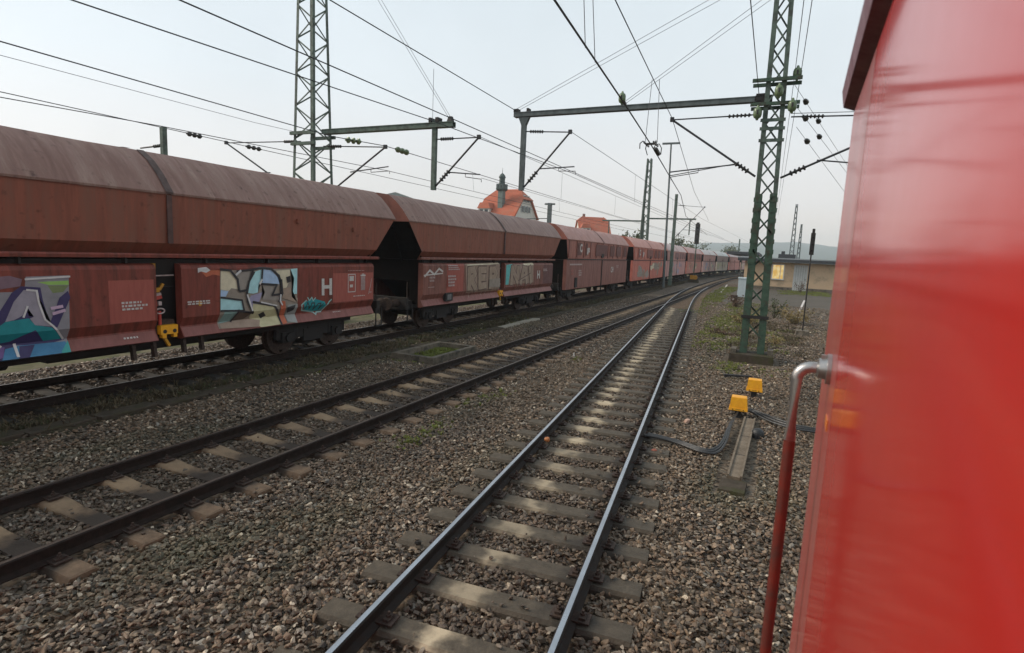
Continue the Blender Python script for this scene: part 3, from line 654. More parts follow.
def wheel_mesh():
    mb = MB(); ax = (1, 0, 0)
    mb.disc_stack((0, 0, 0), ax, [(-.065, .06), (-.06, .33), (-.065, .36), (-.065, .455), (.055, .46), (.058, .36), (.03, .33), (.04, .09), (.06, .08), (.061, .01)], 28)
    mb.disc_stack((0, 0, 0), ax, [(-.10, .455), (-.099, .49), (-.07, .485), (-.066, .455)], 28)
    o = mb.build('wheel', [rust_iron], smooth=35); me = o.data; bpy.data.objects.remove(o); return me
WHEEL = wheel_mesh()
def bogie_mesh():
    mb = MB()
    for sx in (-1, 1):
        x = sx * .98
        mb.prism([(x - .05, .42), (x + .05, .42), (x + .05, .72), (x - .05, .72)], -1.25, 1.25)
        for y in (-.9, .9):
            mb.box(x - .09, y - .2, .34, x + .105, y + .2, .60); mb.disc_stack((x + sx * .1, y, .46), (sx, 0, 0), [(0, .12), (.06, .115), (.065, .01)], 10)
            for q in (-.3, .3): mb.tube([(x, y + q, .44), (x, y + q, .70)], .075, 8)
        mb.box(x - .07, -.35, .3, x + .07, .35, .62)
    mb.box(-1.04, -.2, .40, 1.04, .2, .68)
    for y in (-.9, .9): mb.tube([(-.9, y, .46), (.9, y, .46)], .07, 8)
    o = mb.build('bogie', [dark_iron]); me = o.data; bpy.data.objects.remove(o); return me
BOGIE = bogie_mesh()
def buffer_mesh():
    mb = MB(); mb.disc_stack((0, 0, 0), (0, 1, 0), [(0, .13), (.3, .12), (.301, .085), (.52, .085), (.521, .19), (.55, .225), (.575, .2), (.578, .001)], 16)
    o = mb.build('buffer', [rust_iron], smooth=40); me = o.data; bpy.data.objects.remove(o); return me
BUFFER = buffer_mesh()
def wagon(s, label, kind, half, mats, ends=None, detail=True):
    side_m, hop_m, roof_m, end_m, under_m = mats
    hd = head(off_c, s); root = empty('hopper_wagon', (off_c(s), s, 0), label, 'freight wagon', 'hopper wagons of the long train', -hd)
    H0, H1, H2 = (2.62, 3.76, 4.60)
    ov = .95 if kind == 'A' else .22
    hb = half + (.12 if kind == 'A' else .0)     # hopper foot
    xl, xt = (1.12, 1.50)
    # hopper box with inward sloping ends
    def ring(z, x, y): return [(-x, -y, z), (x, -y, z), (x, y, z), (-x, y, z)]
    if kind == 'A': lv = [(2.50, 1.22, hb - .12), (2.80, 1.50, hb), (H1, 1.53, half + ov)]
    else: lv = [(2.58, 1.47, half - .25), (2.7, 1.485, half - .2), (H1, 1.50, half + ov)]
    mb = MB(); vs = [p for z, x, y in lv for p in ring(z, x, y)]; fs = []
    for i in range(len(lv) - 1):
        for k in range(4): k2 = (k + 1) % 4; fs.append((i * 4 + k, i * 4 + k2, i * 4 + 4 + k2, i * 4 + 4 + k))
    fs.append((3, 2, 1, 0)); mb.add(vs, fs)
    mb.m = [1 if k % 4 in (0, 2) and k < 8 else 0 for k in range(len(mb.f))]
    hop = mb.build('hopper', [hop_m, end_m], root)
    # roof: two leaves meeting at a dark seam
    rp = [(1.555, H1 - .02), (1.56, H1 + .02), (1.30, 4.12), (1.02, 4.40), (.72, H2), (.3, H2 + .06), (0, H2 + .07)]
    full = rp + [(-x, z) for x, z in rp[-2::-1]]
    for sg in (-1, 1):
        mb = MB(); y0, y1 = (.03, half + ov + .02); y0, y1 = (y0, y1) if sg > 0 else (-y1, -y0)
        nst = 7; n = len(full)
        for i in range(nst + 1):
            y = y0 + (y1 - y0) * i / nst
            for j, (x, z) in enumerate(full):
                dz = random.uniform(-.018, .018) if 0 < i < nst and 2 < j < n - 2 else 0
                mb.v.append((x, y, z + dz))
        for i in range(nst):
            for j in range(n - 1): mb.f.append((i * n + j, i * n + j + 1, (i + 1) * n + j + 1, (i + 1) * n + j)); mb.m.append(0)
        mb.f += [tuple(range(n)), tuple(nst * n + j for j in range(n))]; mb.m += [1, 1]
        mb.build('roof', [roof_m, side_m if kind == 'A' else hop_m], root, smooth=22)
    mb = MB(); mb.add([(x * 1.012, -.075, z + .012) for x, z in full] + [(x * 1.012, .075, z + .012) for x, z in full], [(j, j + 1, len(full) + j + 1, len(full) + j) for j in range(len(full) - 1)])
    mb.build('roof_seam', mat('roof_seam_dirt', (.11, .07, .062), (.065, .045, .04), 6, (.7, .9), 0, .2), root)
    if kind == 'A':
        for sx in (-1, 1):
            mb = MB(); mb.box(sx * 1.55 - .014, -.05, 2.8, sx * 1.55 + .014, .05, H1 - .03); mb.build('side_seam', mat('hopper_seam', (.12, .06, .05), (.07, .04, .035), 6, (.7, .9), 0, .1), root)
    # ledge pipe right round the hopper foot
    for sx in (-1, 1):
        mb = MB(); y = half + .2 if kind == 'A' else half + .05
        xx = sx * (1.50 if kind == 'A' else 1.52)
        mb.prism([(xx - .045, 2.52), (xx + .045, 2.52), (xx + .05, 2.57), (xx + .03, 2.60), (xx - .03, 2.60), (xx - .05, 2.57)] if kind == 'A' else [(xx - .03, 2.585), (xx + .03, 2.585), (xx + .03, 2.64), (xx - .03, 2.64)], -y, y)
        mb.build('ledge', side_m if kind == 'A' else dark_iron, root)
    # side panels
    sides = []
    gap = .26
    if kind == 'A':
        for sx in (1, -1):
            for sg in (-1, 1):
                y0, y1 = (gap - .03, half) if sg > 0 else (-half, -gap - .03)
                pr = [(x * sx, z) for x, z in PROF_A] + [(1.3 * sx, 2.40), (1.3 * sx, .86)]
                mb = MB(); mb.prism(pr, y0, y1); sides.append(mb.build('side_panel', side_m, root, smooth=20))
        for sx in (1, -1):      # brackets under the ledge
            for y in np.linspace(-half + .6, half - .6, 8):
                if abs(y) < .4: continue
                mb = MB(); mb.box(sx * 1.42 - .06, y - .02, 2.405, sx * 1.42 + .06, y + .02, 2.519); mb.build('bracket', dark_iron, root)
    else:
        prB = [(1.50, .80), (1.50, 2.58)]
        for sx in (1, -1):
            mb = MB(); mb.prism([(1.48 * sx, .80), (1.50 * sx, .83), (1.50 * sx, 2.585), (1.3 * sx, 2.585), (1.3 * sx, .80)], -half, half); sides.append(mb.build('side_panel', side_m, root))
            mb = MB(); mb.box(sx * 1.515 - .03, -.05, .45, sx * 1.515 + .03, .05, 2.58); mb.build('divider_post', dark_iron, root)
            mb = MB(); mb.box(sx * 1.525 - .025, -.28, 2.75, sx * 1.525 + .025, .28, 3.02); mb.build('lock_plate', dark_iron, root)
            if detail:
                for y in np.linspace(-half + .3, half - .3, 11):
                    mb = MB(); mb.box(sx * 1.512 - .018, y - .05, 2.72, sx * 1.512 + .018, y + .05, H1 - .05); mb.build('rib', side_m, root)
    # end bulkheads, frame, running gear
    for sg in (-1, 1):
        y = sg * (half - .16)
        mb = MB()
        if kind == 'A':
            mb.box(-1.38, y - .05, .9, -.85, y + .05, 2.49); mb.box(.85, y - .05, .9, 1.38, y + .05, 2.49); mb.box(-.849, y - .045, 1.75, .849, y + .045, 2.488)
            for x in (-.55, .55): mb.bar((x, y + sg * .1, 2.45), (x * 1.4, sg * (half + .8), 3.55), .07, .07)
            mb.bar((1.3, y, 2.5), (1.42, sg * (half + .8), 3.6), .09, .05); mb.bar((-1.3, y, 2.5), (-1.42, sg * (half + .8), 3.6), .09, .05)
        else:
            mb.box(-1.29, y - .05, .78, 1.29, y + .05, 2.57)
            mb.box(-1.36, sg * (half - .02) - .015, .82, 1.36, sg * (half - .02) + .015, 2.56)
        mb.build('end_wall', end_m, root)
        hy = half + .55
        mb = MB(); mb.box(-1.25, sg * hy - .08, .82, 1.25, sg * hy + .08, 1.22); mb.box(-1.0, min(sg * hy, sg * (half - 1)), .78, -.8, max(sg * hy, sg * (half - 1)), 1.08); mb.box(.8, min(sg * hy, sg * (half - 1)), .78, 1.0, max(sg * hy, sg * (half - 1)), 1.08)
        mb.build('headstock', under_m, root)
        for x in (-.875, .875):
            o = link_obj('buffer', BUFFER, root, (x, sg * (hy + .08), 1.02), (0, 0, 0 if sg > 0 else math.pi))
        mb = MB(); mb.tube([(0, sg * (hy + .08), 1.0), (0, sg * (hy + .32), .95), (0, sg * (hy + .5), .98)], .05, 8); mb.box(-.1, sg * (hy + .26) - .05, .78, .1, sg * (hy + .26) + .05, 1.0)
        mb.build('coupling', dark_iron, root)
        if detail:
            mb = MB()
            for x in (-1.32, 1.32):
                mb.tube([(x, sg * (half + .35), .45), (x, sg * (half + .35), 1.0)], .02, 6); mb.tube([(x, sg * (half + .62), .45), (x, sg * (half + .62), 1.0)], .02, 6); mb.box(x - .06, min(sg * (half + .33), sg * (half + .64)), .44, x + .06, max(sg * (half + .33), sg * (half + .64)), .47)
            mb.build('step', dark_iron, root)
            mb = MB(); x = 1.2; mb.tube([(x, sg * (half + .5), 1.2), (x, sg * (half + .5), 1.75)], .018, 6); mb.build('handhold', rust_iron, root)
        bo = link_obj('bogie', BOGIE, root, (0, sg * (half - 2.0), 0))
        for yy in (-.9, .9):
            for x in (-.7525, .7525): link_obj('wheel', WHEEL, bo, (x, yy, .46), (0, 0, 0 if x > 0 else math.pi))
    mb = MB(); mb.box(-1.05, -half + .5, .70, -.85, half - .5, .855); mb.box(.85, -half + .5, .70, 1.05, half - .5, .855); mb.box(-1.2, -half + .1, .86, 1.2, half - .1, .95)
    mb.box(-.3, -1.6, .5, .3, 1.6, .70)
    for y in (-2.4, 2.4): mb.tube([(-.3, y - .4, .55), (-.3, y + .4, .55)], .18, 10)
    mb.build('underframe', under_m, root)
    mb = MB()
    if kind == 'A':        # discharge chute inside the middle gap
        mb.frustum(0, 0, .95, 2.48, 1.9, half * 1.4, 2.6, half * 1.96); mb.build('chute', dark_iron, root)
        for sx in (1,):
            for sg in (-1, 1):
                for q in (.05, .45):
                    y = sg * (gap + q); mb = MB(); mb.bar((1.36, y, .86), (1.40, y, .56), .10, .06, (0, 1, 0)); mb.build('door_bracket', rust_iron, root)
    else:
        mb.frustum(0, 0, .95, 2.5, 1.9, half * 1.6, 2.55, half * 1.9); mb.build('chute', dark_iron, root)
    return root
def gap_gear(root):
    def part(name, m, fn, **k):
        mb = MB(); fn(mb); return mb.build(name, m, root, **k)
    part('lever', yellow_old, lambda q: q.box(1.28, -.24, 2.15, 1.33, -.18, 2.40))
    part('cross_bar', white_dim, lambda q: q.tube([(1.30, -.24, 2.155), (1.30, .2, 2.16)], .015, 6))
    part('cross_bar', dark_iron, lambda q: q.tube([(1.30, -.24, 1.93), (1.30, .2, 1.93)], .015, 6))
    part('lever', yellow_old, lambda q: (q.bar((1.320, -.25, 1.87), (1.340, -.13, 1.88), .05, .09), q.bar((1.340, -.13, 1.88), (1.350, -.06, 2.0), .05, .05)))
    part('lever', red_p, lambda q: (q.bar((1.320, -.28, 1.70), (1.340, -.10, 1.75), .06, .08), q.bar((1.320, -.25, 1.62), (1.340, -.17, 1.60), .06, .08)))
    part('handle_grip', white_dim, lambda q: (q.bar((1.325, -.29, 1.765), (1.345, -.11, 1.80), .06, .05), q.box(1.43, -.24, 1.585, 1.48, -.18, 1.66)))
    part('hand_wheel', white_dim, lambda q: q.tube([(1.45, -.2 + .09 * math.cos(a), 1.47 + .05 * math.sin(a)) for a in np.linspace(0, 6.283, 15)], .015, 5))
    part('spindle', red_p, lambda q: q.tube([(1.43, -.2, 1.20), (1.43, -.2, 1.47)], .03, 8))
    part('gear_box', yellow, lambda q: (q.box(1.28, -.23, 1.0, 1.50, .12, 1.18), q.box(1.40, -.2, .93, 1.50, -.12, .999), q.box(1.40, .03, .93, 1.50, .1, .999)))
    part('gear_opening', dark_iron, lambda q: (q.tube([(1.495, -.15, 1.06), (1.506, -.15, 1.06)], .04, 10), q.tube([(1.495, .05, 1.06), (1.506, .05, 1.06)], .04, 10)))
    part('lever', yellow_old, lambda q: q.bar((1.46, -.14, .92), (1.46, -.05, .76), .06, .05))
    part('gear_housing', rust_iron, lambda q: q.box(1.20, -.27, .90, 1.38, .13, 1.28))
brown_side = wagon_paint('oxide_red_panel', (.19, .043, .032), (.125, .031, .024), (.085, .028, .022))
brown_hop = wagon_paint('rusty_brown_hopper', (.205, .062, .041), (.14, .043, .03), (.165, .070, .052))
roof_fade = wagon_paint('faded_pink_brown_roof', (.20, .112, .10), (.125, .064, .056), (.25, .165, .15))
end_dark = mat('black_end_wall', (.010, .007, .006), (.006, .005, .0045), 5, (.8, .95), 0, .2, spec=.08)  # wagon end walls in one even near-black tone
under = mat('underframe_grime_and_shade', (.012, .01, .009), (.022, .015, .012), 6, (.7, .9), 0, .2)  # grimy underframe, its colour darkened to deepen the shadow below the wagons
patch_red = mat('fresh_red_patch', (.37, .088, .062), (.30, .07, .05), 4, (.5, .7), 0, .05, stretch=(1, 4, .6))
patch_dark = mat('overpainted_dark_patch', (.13, .045, .04), (.11, .038, .034), 4, (.5, .7), 0, .05)
skirt_light = mat('lit_skirt_paint', (.25, .078, .062), (.18, .055, .043), 3, (.45, .65), 0, .05, stretch=(1, 3, 1))  # lighter tone stands for light caught by the flared skirt
HALF_A, HALF_B = 6.3, 7.5
GRAF_A=[
('p','lilac',[(-2.94,1.97),(-2.42,1.96),(-2.39,2.2),(-1.78,2.21),(-1.83,0.87),(-3.01,0.86)],0),
('p','lime',[(-2.24,2.11),(-1.79,2.12),(-1.79,2.05),(-2.09,2.06)],0),
('p','olive',[(-2.1,2.05),(-1.79,2.04),(-1.88,1.93),(-2.03,1.92)],0),
('p','pink',[(-2.92,2.19),(-2.6,2.22),(-2.44,2.16),(-2.47,2.05),(-2.94,1.98)],0),
('p','violet',[(-2.97,1.54),(-2.84,1.53),(-2.59,1.95),(-2.46,2.05),(-2.2,2.02),(-2.18,1.81),(-2.11,1.46),(-1.86,1.11),(-2.15,1.06),(-2.56,1.1),(-2.8,0.88),(-3.01,0.88)],0),
('p','lilac2',[(-2.43,1.99),(-2.26,1.97),(-2.24,1.77),(-2.18,1.5),(-2.06,1.36),(-2.31,1.41),(-2.39,1.55),(-2.7,1.5),(-2.57,1.81)],0),
('p','violet',[(-2.58,1.52),(-2.47,1.58),(-2.41,1.73),(-2.39,1.57),(-2.32,1.55),(-2.48,1.48)],0),
('p','teal',[(-2.98,1.39),(-2.84,1.39),(-2.7,1.5),(-2.39,1.53),(-2.31,1.41),(-2.08,1.35),(-1.89,1.13),(-2.17,1.12),(-2.31,1.33),(-2.49,1.25),(-2.64,1.17),(-2.99,1.14)],0),
('p','violet',[(-1.81,1.95),(-1.78,1.83),(-2.0,1.34),(-2.11,1.4),(-1.94,1.84)],0),
('p','blue',[(-2.7,1.06),(-2.5,1.09),(-1.86,1.08),(-1.83,0.9),(-2.8,0.87)],0),
('p','violet',[(-2.51,1.08),(-2.3,1.08),(-2.43,0.89),(-2.57,0.88)],0),
('p','teal2',[(-1.96,0.93),(-1.82,1.09),(-1.83,0.88),(-1.97,0.89)],0),
('p','purple',[(-2.99,1.13),(-2.7,1.09),(-2.76,0.94),(-3.01,0.88)],0),
('s','white',[(-2.39,1.99),(-2.26,1.97),(-2.24,1.77),(-2.17,1.49),(-2.06,1.37),(-1.89,1.13)],0.03),
('s','white',[(-2.46,1.56),(-2.4,1.72)],0.03),
('s','rose',[(-2.06,1.67),(-1.92,1.69)],0.05),
('s','rose',[(-2.04,1.58),(-1.89,1.62)],0.05),
('s','white',[(-2.4,2.16),(-1.78,2.19)],0.03),
('s','white',[(-2.57,1.12),(-2.57,0.94)],0.04),
('s','white',[(-2.84,1.05),(-2.75,1.11)],0.03),
]
GRAF_B=[
('p','taupe',[(1.11,2.25),(3.29,2.28),(3.28,0.91),(1.07,0.98)],0),
('p','orange',[(0.66,2.24),(0.88,2.26),(1.11,2.26),(1.1,2.14),(0.94,2.17),(0.78,2.12)],0),
('p','white',[(0.59,2.31),(0.79,2.33),(0.88,2.26),(0.78,2.21),(0.66,2.24),(0.59,2.21)],0),
('p','cream',[(1.13,2.24),(1.35,2.23),(1.51,2.04),(1.54,1.83),(1.38,1.86),(1.31,1.8),(1.11,1.84)],0),
('p','grey',[(1.52,2.23),(1.93,2.26),(1.76,1.81),(1.6,1.78)],0),
('p','sky',[(1.77,1.74),(1.84,2.0),(1.97,2.2),(2.21,2.27),(2.18,1.99),(2.1,1.89),(2.08,1.73),(1.96,1.71)],0),
('p','cornflower',[(2.22,2.27),(2.49,2.24),(2.67,2.07),(2.73,1.9),(2.16,1.94),(2.18,1.99)],0),
('p','grey',[(2.21,1.92),(2.62,1.89),(2.48,1.65),(2.73,1.66),(2.69,1.5),(2.19,1.56),(2.28,1.72)],0),
('p','cream',[(2.62,2.23),(3.05,2.25),(3.05,2.03),(2.95,1.83),(2.79,1.69),(2.76,2.0)],0),
('p','sky',[(3.07,2.26),(3.29,2.28),(3.27,1.64),(3.13,1.64),(3.18,2.03)],0),
('p','cornflower',[(1.11,1.83),(1.3,1.8),(1.23,1.68),(1.1,1.69)],0),
('p','sky',[(1.1,1.66),(1.62,1.58),(1.67,1.35),(1.09,1.38)],0),
('p','sage',[(1.19,1.35),(1.52,1.35),(1.39,1.12),(1.09,1.09)],0),
('p','darkbrown',[(1.54,1.33),(1.93,1.26),(1.72,1.12),(1.45,1.13)],0),
('p','lavender',[(1.89,1.67),(2.2,1.73),(2.12,1.53),(1.92,1.32),(1.78,1.55)],0),
('p','khaki',[(1.94,1.48),(2.52,1.37),(2.72,1.13),(2.73,0.92),(2.14,0.91),(1.88,1.16)],0),
('p','tan',[(1.11,1.08),(1.84,1.14),(2.18,1.07),(2.1,0.93),(1.11,0.98)],0),
('p','orange',[(2.73,1.49),(2.88,1.48),(2.94,0.94),(2.77,0.91)],0),
('p','tan',[(2.82,1.8),(3.07,1.82),(3.09,1.58),(3.28,1.54),(3.28,1.41),(2.77,1.57)],0),
('p','grey2',[(2.95,1.38),(3.28,1.39),(3.26,0.91),(2.96,0.96)],0),
('p','ink',[(2.11,1.21),(2.23,1.27),(2.35,1.16),(2.22,1.1)],0),
('p','ink',[(2.91,2.07),(3.05,2.1),(3.06,1.96),(2.95,1.92)],0),
('p','ink',[(2.94,1.32),(3.21,1.37),(3.16,1.23),(2.98,1.17)],0),
('s','ink',[(1.11,2.28),(1.35,2.25),(1.53,2.05),(1.56,1.82),(1.59,1.78),(1.76,1.8),(1.94,2.26)],0.05),
('s','ink',[(1.52,2.23),(1.93,2.26),(2.13,2.3),(2.45,2.28),(2.69,2.11),(2.76,1.94),(2.73,1.66)],0.05),
('s','ink',[(1.77,1.73),(1.83,2.0),(1.97,2.2)],0.05),
('s','ink',[(2.21,2.27),(2.18,1.99)],0.05),
('s','ink',[(2.16,1.93),(2.62,1.89),(2.48,1.65),(2.74,1.66)],0.05),
('s','ink',[(1.1,1.67),(1.63,1.58),(1.68,1.34),(1.52,1.35)],0.04),
('s','ink',[(1.93,1.52),(2.54,1.39),(2.74,1.13),(2.75,0.92)],0.05),
('s','ink',[(1.54,1.35),(1.93,1.26),(1.78,1.55),(1.76,1.75)],0.05),
('s','ink',[(2.76,2.0),(2.79,1.68),(2.68,1.49)],0.05),
('s','ink',[(1.09,1.38),(1.54,1.35),(1.39,1.11)],0.04),
('s','white',[(1.6,2.24),(1.49,2.16)],0.05),
('s','white',[(2.12,1.94),(2.18,2.02)],0.05),
('s','white',[(2.15,1.5),(2.6,1.39)],0.03),
('s','white',[(1.77,1.69),(1.9,1.33)],0.04),
('s','white',[(2.73,1.64),(2.71,1.5),(2.77,1.4)],0.04),
]
TAG_T=[
('p','teal',[(3.51,1.39),(3.7,1.46),(3.91,1.47),(4.25,1.38),(4.31,1.26),(4.14,1.14),(3.69,1.15),(3.53,1.23)],0),
('s','paleteal',[(3.59,1.45),(3.43,1.34),(3.48,1.2),(3.91,1.12),(3.98,1.05),(4.03,1.11),(4.19,1.11),(4.42,1.37),(4.5,1.42)],0.035),
('s','paleteal',[(3.64,1.52),(3.7,1.44),(3.78,1.52),(3.83,1.43),(3.91,1.5)],0.03),
('s','ink',[(3.56,1.23),(3.64,1.4),(3.72,1.22),(3.78,1.37),(3.88,1.37),(3.87,1.19),(4.0,1.34),(4.11,1.35),(4.07,1.19),(4.19,1.33)],0.03),
]
GRAF_C=[
('p','beige',[(-3.38,2.37),(-0.34,2.43),(-0.28,1.2),(-3.24,1.22)],0),
('p','taupe',[(-1.33,1.72),(-0.31,1.74),(-0.29,1.35),(-1.35,1.39)],0),
('s','ink2',[(-3.13,1.46),(-3.24,2.08),(-2.94,2.26),(-2.54,2.13),(-2.58,1.85),(-3.03,1.77),(-2.49,1.44)],0.05),
('s','ink2',[(-1.73,2.19),(-2.2,2.13),(-2.25,1.81),(-1.84,1.8),(-2.25,1.78),(-2.08,1.42),(-1.6,1.47)],0.05),
('s','ink2',[(-1.3,1.39),(-1.29,2.12),(-0.86,2.18),(-0.68,1.94),(-1.19,1.75)],0.05),
('s','cream',[(-2.67,2.2),(-2.46,1.97),(-2.54,1.82)],0.05),
('s','cream',[(-1.87,2.22),(-1.65,2.06)],0.05),
('s','cream',[(-1.0,2.15),(-0.76,1.98)],0.05),
('s','cream',[(-3.26,2.32),(-0.42,2.38)],0.04),
('s','beige',[(-2.99,1.24),(-2.98,1.05)],0.05),
('s','beige',[(-1.93,1.25),(-1.92,1.09)],0.05),
('s','beige',[(-1.58,1.24),(-1.57,1.11)],0.04),
]
GRAF_D=[
('p','aqua',[(0.36,2.31),(1.09,2.36),(0.68,1.41),(0.34,1.42)],0),
('p','beige',[(0.86,2.31),(3.52,2.37),(3.61,1.42),(0.64,1.41)],0),
('p','cream',[(2.28,2.37),(3.52,2.41),(3.53,2.29),(2.33,2.26)],0),
('p','pinkb',[(1.96,2.23),(2.71,2.26),(2.57,1.77),(2.02,1.71)],0),
('s','ink2',[(0.89,1.45),(0.94,2.2),(1.59,1.5),(1.69,2.16)],0.06),
('s','ink2',[(1.95,1.45),(2.15,2.15),(2.53,2.15),(2.76,1.5)],0.05),
('s','ink2',[(1.67,1.57),(3.14,1.9)],0.04),
('s','ink2',[(2.92,2.14),(3.29,1.52)],0.05),
('s','beige',[(1.6,1.41),(1.53,1.17)],0.05),
('s','beige',[(2.61,1.43),(2.6,1.24)],0.04),
]

side2 = wagon_paint('dusty_mauve_panel', (.19, .072, .06), (.135, .05, .042), (.10, .042, .035))
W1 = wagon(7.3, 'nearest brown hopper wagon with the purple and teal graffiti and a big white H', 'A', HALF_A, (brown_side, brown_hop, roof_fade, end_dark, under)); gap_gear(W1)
def bubble(letters, fill):
    res = []
    for st in letters: res.append(('s', 'ink2', st, .36))
    for st in letters: res.append(('s', fill, st, .27))
    for st in letters: res.append(('s', 'tan', [(a + .05, b + .07) for a, b in st[:2]], .06))
    return res
LET_R = [[(-3.05, 1.42), (-3.05, 2.12)], [(-3.05, 2.12), (-2.72, 2.14), (-2.6, 1.98), (-2.75, 1.82), (-2.95, 1.78)], [(-2.9, 1.75), (-2.55, 1.42)]]
LET_E = [[(-2.15, 1.45), (-2.2, 2.1)], [(-2.2, 2.12), (-1.72, 2.12)], [(-2.15, 1.8), (-1.8, 1.8)], [(-2.12, 1.45), (-1.68, 1.48)]]
LET_P = [[(-1.2, 1.4), (-1.2, 2.1)], [(-1.2, 2.12), (-.85, 2.12), (-.7, 1.95), (-.85, 1.78), (-1.1, 1.74)]]
GRAF_C = GRAF_C[:1] + bubble(LET_R + LET_E + LET_P, 'tanlight') + [GRAF_C[1]] + GRAF_C[-4:]
LET_N = [[(.95, 1.5), (1.0, 2.15)], [(1.0, 2.15), (1.6, 1.55)], [(1.6, 1.55), (1.65, 2.15)]]
LET_A = [[(2.0, 1.5), (2.25, 2.12)], [(2.25, 2.12), (2.55, 2.1), (2.72, 1.5)], [(2.1, 1.72), (2.62, 1.76)]]
LET_I = [[(3.05, 2.15), (3.25, 1.5)]]
GRAF_D = GRAF_D[:4] + bubble(LET_N + LET_A + LET_I, 'tan') + [GRAF_D[6]] + GRAF_D[-2:]
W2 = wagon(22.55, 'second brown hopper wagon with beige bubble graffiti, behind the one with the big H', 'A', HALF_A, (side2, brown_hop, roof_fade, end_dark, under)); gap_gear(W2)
for W, y0, y1 in ((W1, -HALF_A, -.30), (W1, .24, HALF_A), (W2, -HALF_A, -.30), (W2, .24, HALF_A)):
    decal('skirt_highlight', W, [('p', skirt_light, rect(y0 + .01, .905, y1 - .01, 1.09), 0)], PROF_A, .0015)
decal('graffiti', W1, GRAF_A, PROF_A, .004, 'purple and teal graffiti letters')
decal('paint_patch', W1, [('p', patch_red, rect(-1.16, 1.31, -.34, 2.1), 0)], PROF_A, .003)
decal('lettering', W1, rows(-.95, 1.52, -.46, 1.70, 3, white_p, 3) + rows(-.93, .98, -.64, 1.03, 1, white_p, 5), PROF_A, .006)
decal('graffiti', W1, GRAF_B, PROF_A, .004, 'pale blue, cream and taupe graffiti letters with black outlines')
decal('graffiti', W1, TAG_T, PROF_A, .006, 'small teal scribbled tag')
decal('paint_patch', W1, [('p', patch_red, rect(4.57, 1.33, 6.27, 2.13), 0)], PROF_A, .003)
lettering(W1, 'H', 4.10, 1.57, .60, white_p, PROF_A, bold=.02)
decal('lettering', W1, rows(.34, 1.54, 1.0, 1.63, 2, white_p, 8), PROF_A, .006)
decal('lettering', W1, [('p', mat('orange_stencil', (.55, .27, .02), (.45, .2, .02), 9), [(.62 + .045 * math.cos(a), 1.575 + .06 * math.sin(a)) for a in np.linspace(0, 5.8, 12)], 0)], PROF_A, .008)
fr = lambda a, b, c, d, t: [('p', white_p, rect(a, b, c, b + t), 0), ('p', white_p, rect(a, d - t, c, d), 0), ('p', white_p, rect(a, b + t, a + t, d - t), 0), ('p', white_p, rect(c - t, b + t, c, d - t), 0)]
decal('lettering', W1, fr(5.16, 1.58, 5.48, 2.1, .022) + [('p', white_p, rect(5.22, 1.9, 5.40, 2.04), 0), ('p', white_p, rect(5.24, 1.72, 5.36, 1.80), 0)] + [('p', white_p, rect(5.69, 2.03, 5.91, 2.07), 0), ('p', white_p, rect(5.75, 2.075, 5.85, 2.1), 0)]
      + [('p', white_dim, rect(5.71 + k * .048, 1.62, 5.74 + k * .048, 2.02), 0) for k in range(4)] + rows(5.38, 1.44, 5.89, 1.475, 1, white_p, 2) + rows(5.15, 2.18, 6.02, 2.20, 1, white_dim, 4) + [('s', white_dim, [(6.02, 1.5), (6.1, 1.7), (6.16, 1.95)], .02), ('s', white_dim, [(6.05, 1.55), (6.15, 1.55)], .02)], PROF_A, .006)
decal('lettering', W1, rows(4.63, 1.04, 4.97, 1.07, 1, white_p, 6), PROF_A, .006)
decal('graffiti', W2, GRAF_C, PROF_A, .004, 'beige bubble letters with dripping paint')
decal('graffiti', W2, GRAF_D, PROF_A, .004, 'beige letters with an aqua edge')
decal('paint_patch', W2, [('p', patch_red, rect(-4.75, 1.32, -3.5, 2.36), 0), ('p', patch_dark, rect(4.9, 1.3, 6.28, 2.3), 0)], PROF_A, .003)
lettering(W2, 'H', 4.02, 1.62, .55, white_p, PROF_A, bold=.02)
decal('lettering', W2, [('s', white_p, [(-6.2, 1.95), (-5.9, 2.15), (-5.6, 2.0), (-5.3, 2.2), (-5.05, 2.1)], .07), ('s', white_p, [(-6.25, 1.98), (-5.05, 2.03)], .04)] + rows(-5.9, 1.71, -5.5, 1.93, 2, white_dim, 9) + rows(-6.0, 1.53, -5.57, 1.57, 1, white_dim, 10)
      + rows(-4.7, 2.12, -3.9, 2.33, 3, white_dim, 11) + rows(-4.74, 1.5, -4.1, 1.95, 4, white_dim, 12) + rows(4.7, 1.95, 5.4, 2.1, 2, white_dim, 13), PROF_A, .006)
mb = MB(); mb.box(1.44, -4.86, 1.0, 1.56, -4.38, 1.3); mb.build('hatch_box', dark_iron, W2)
mb = MB(); mb.box(1.561, -4.76, 1.05, 1.568, -4.48, 1.25); mb.build('hatch_plate', mat('grey_plate', (.2, .19, .19), (.12, .11, .11), 8), W2)
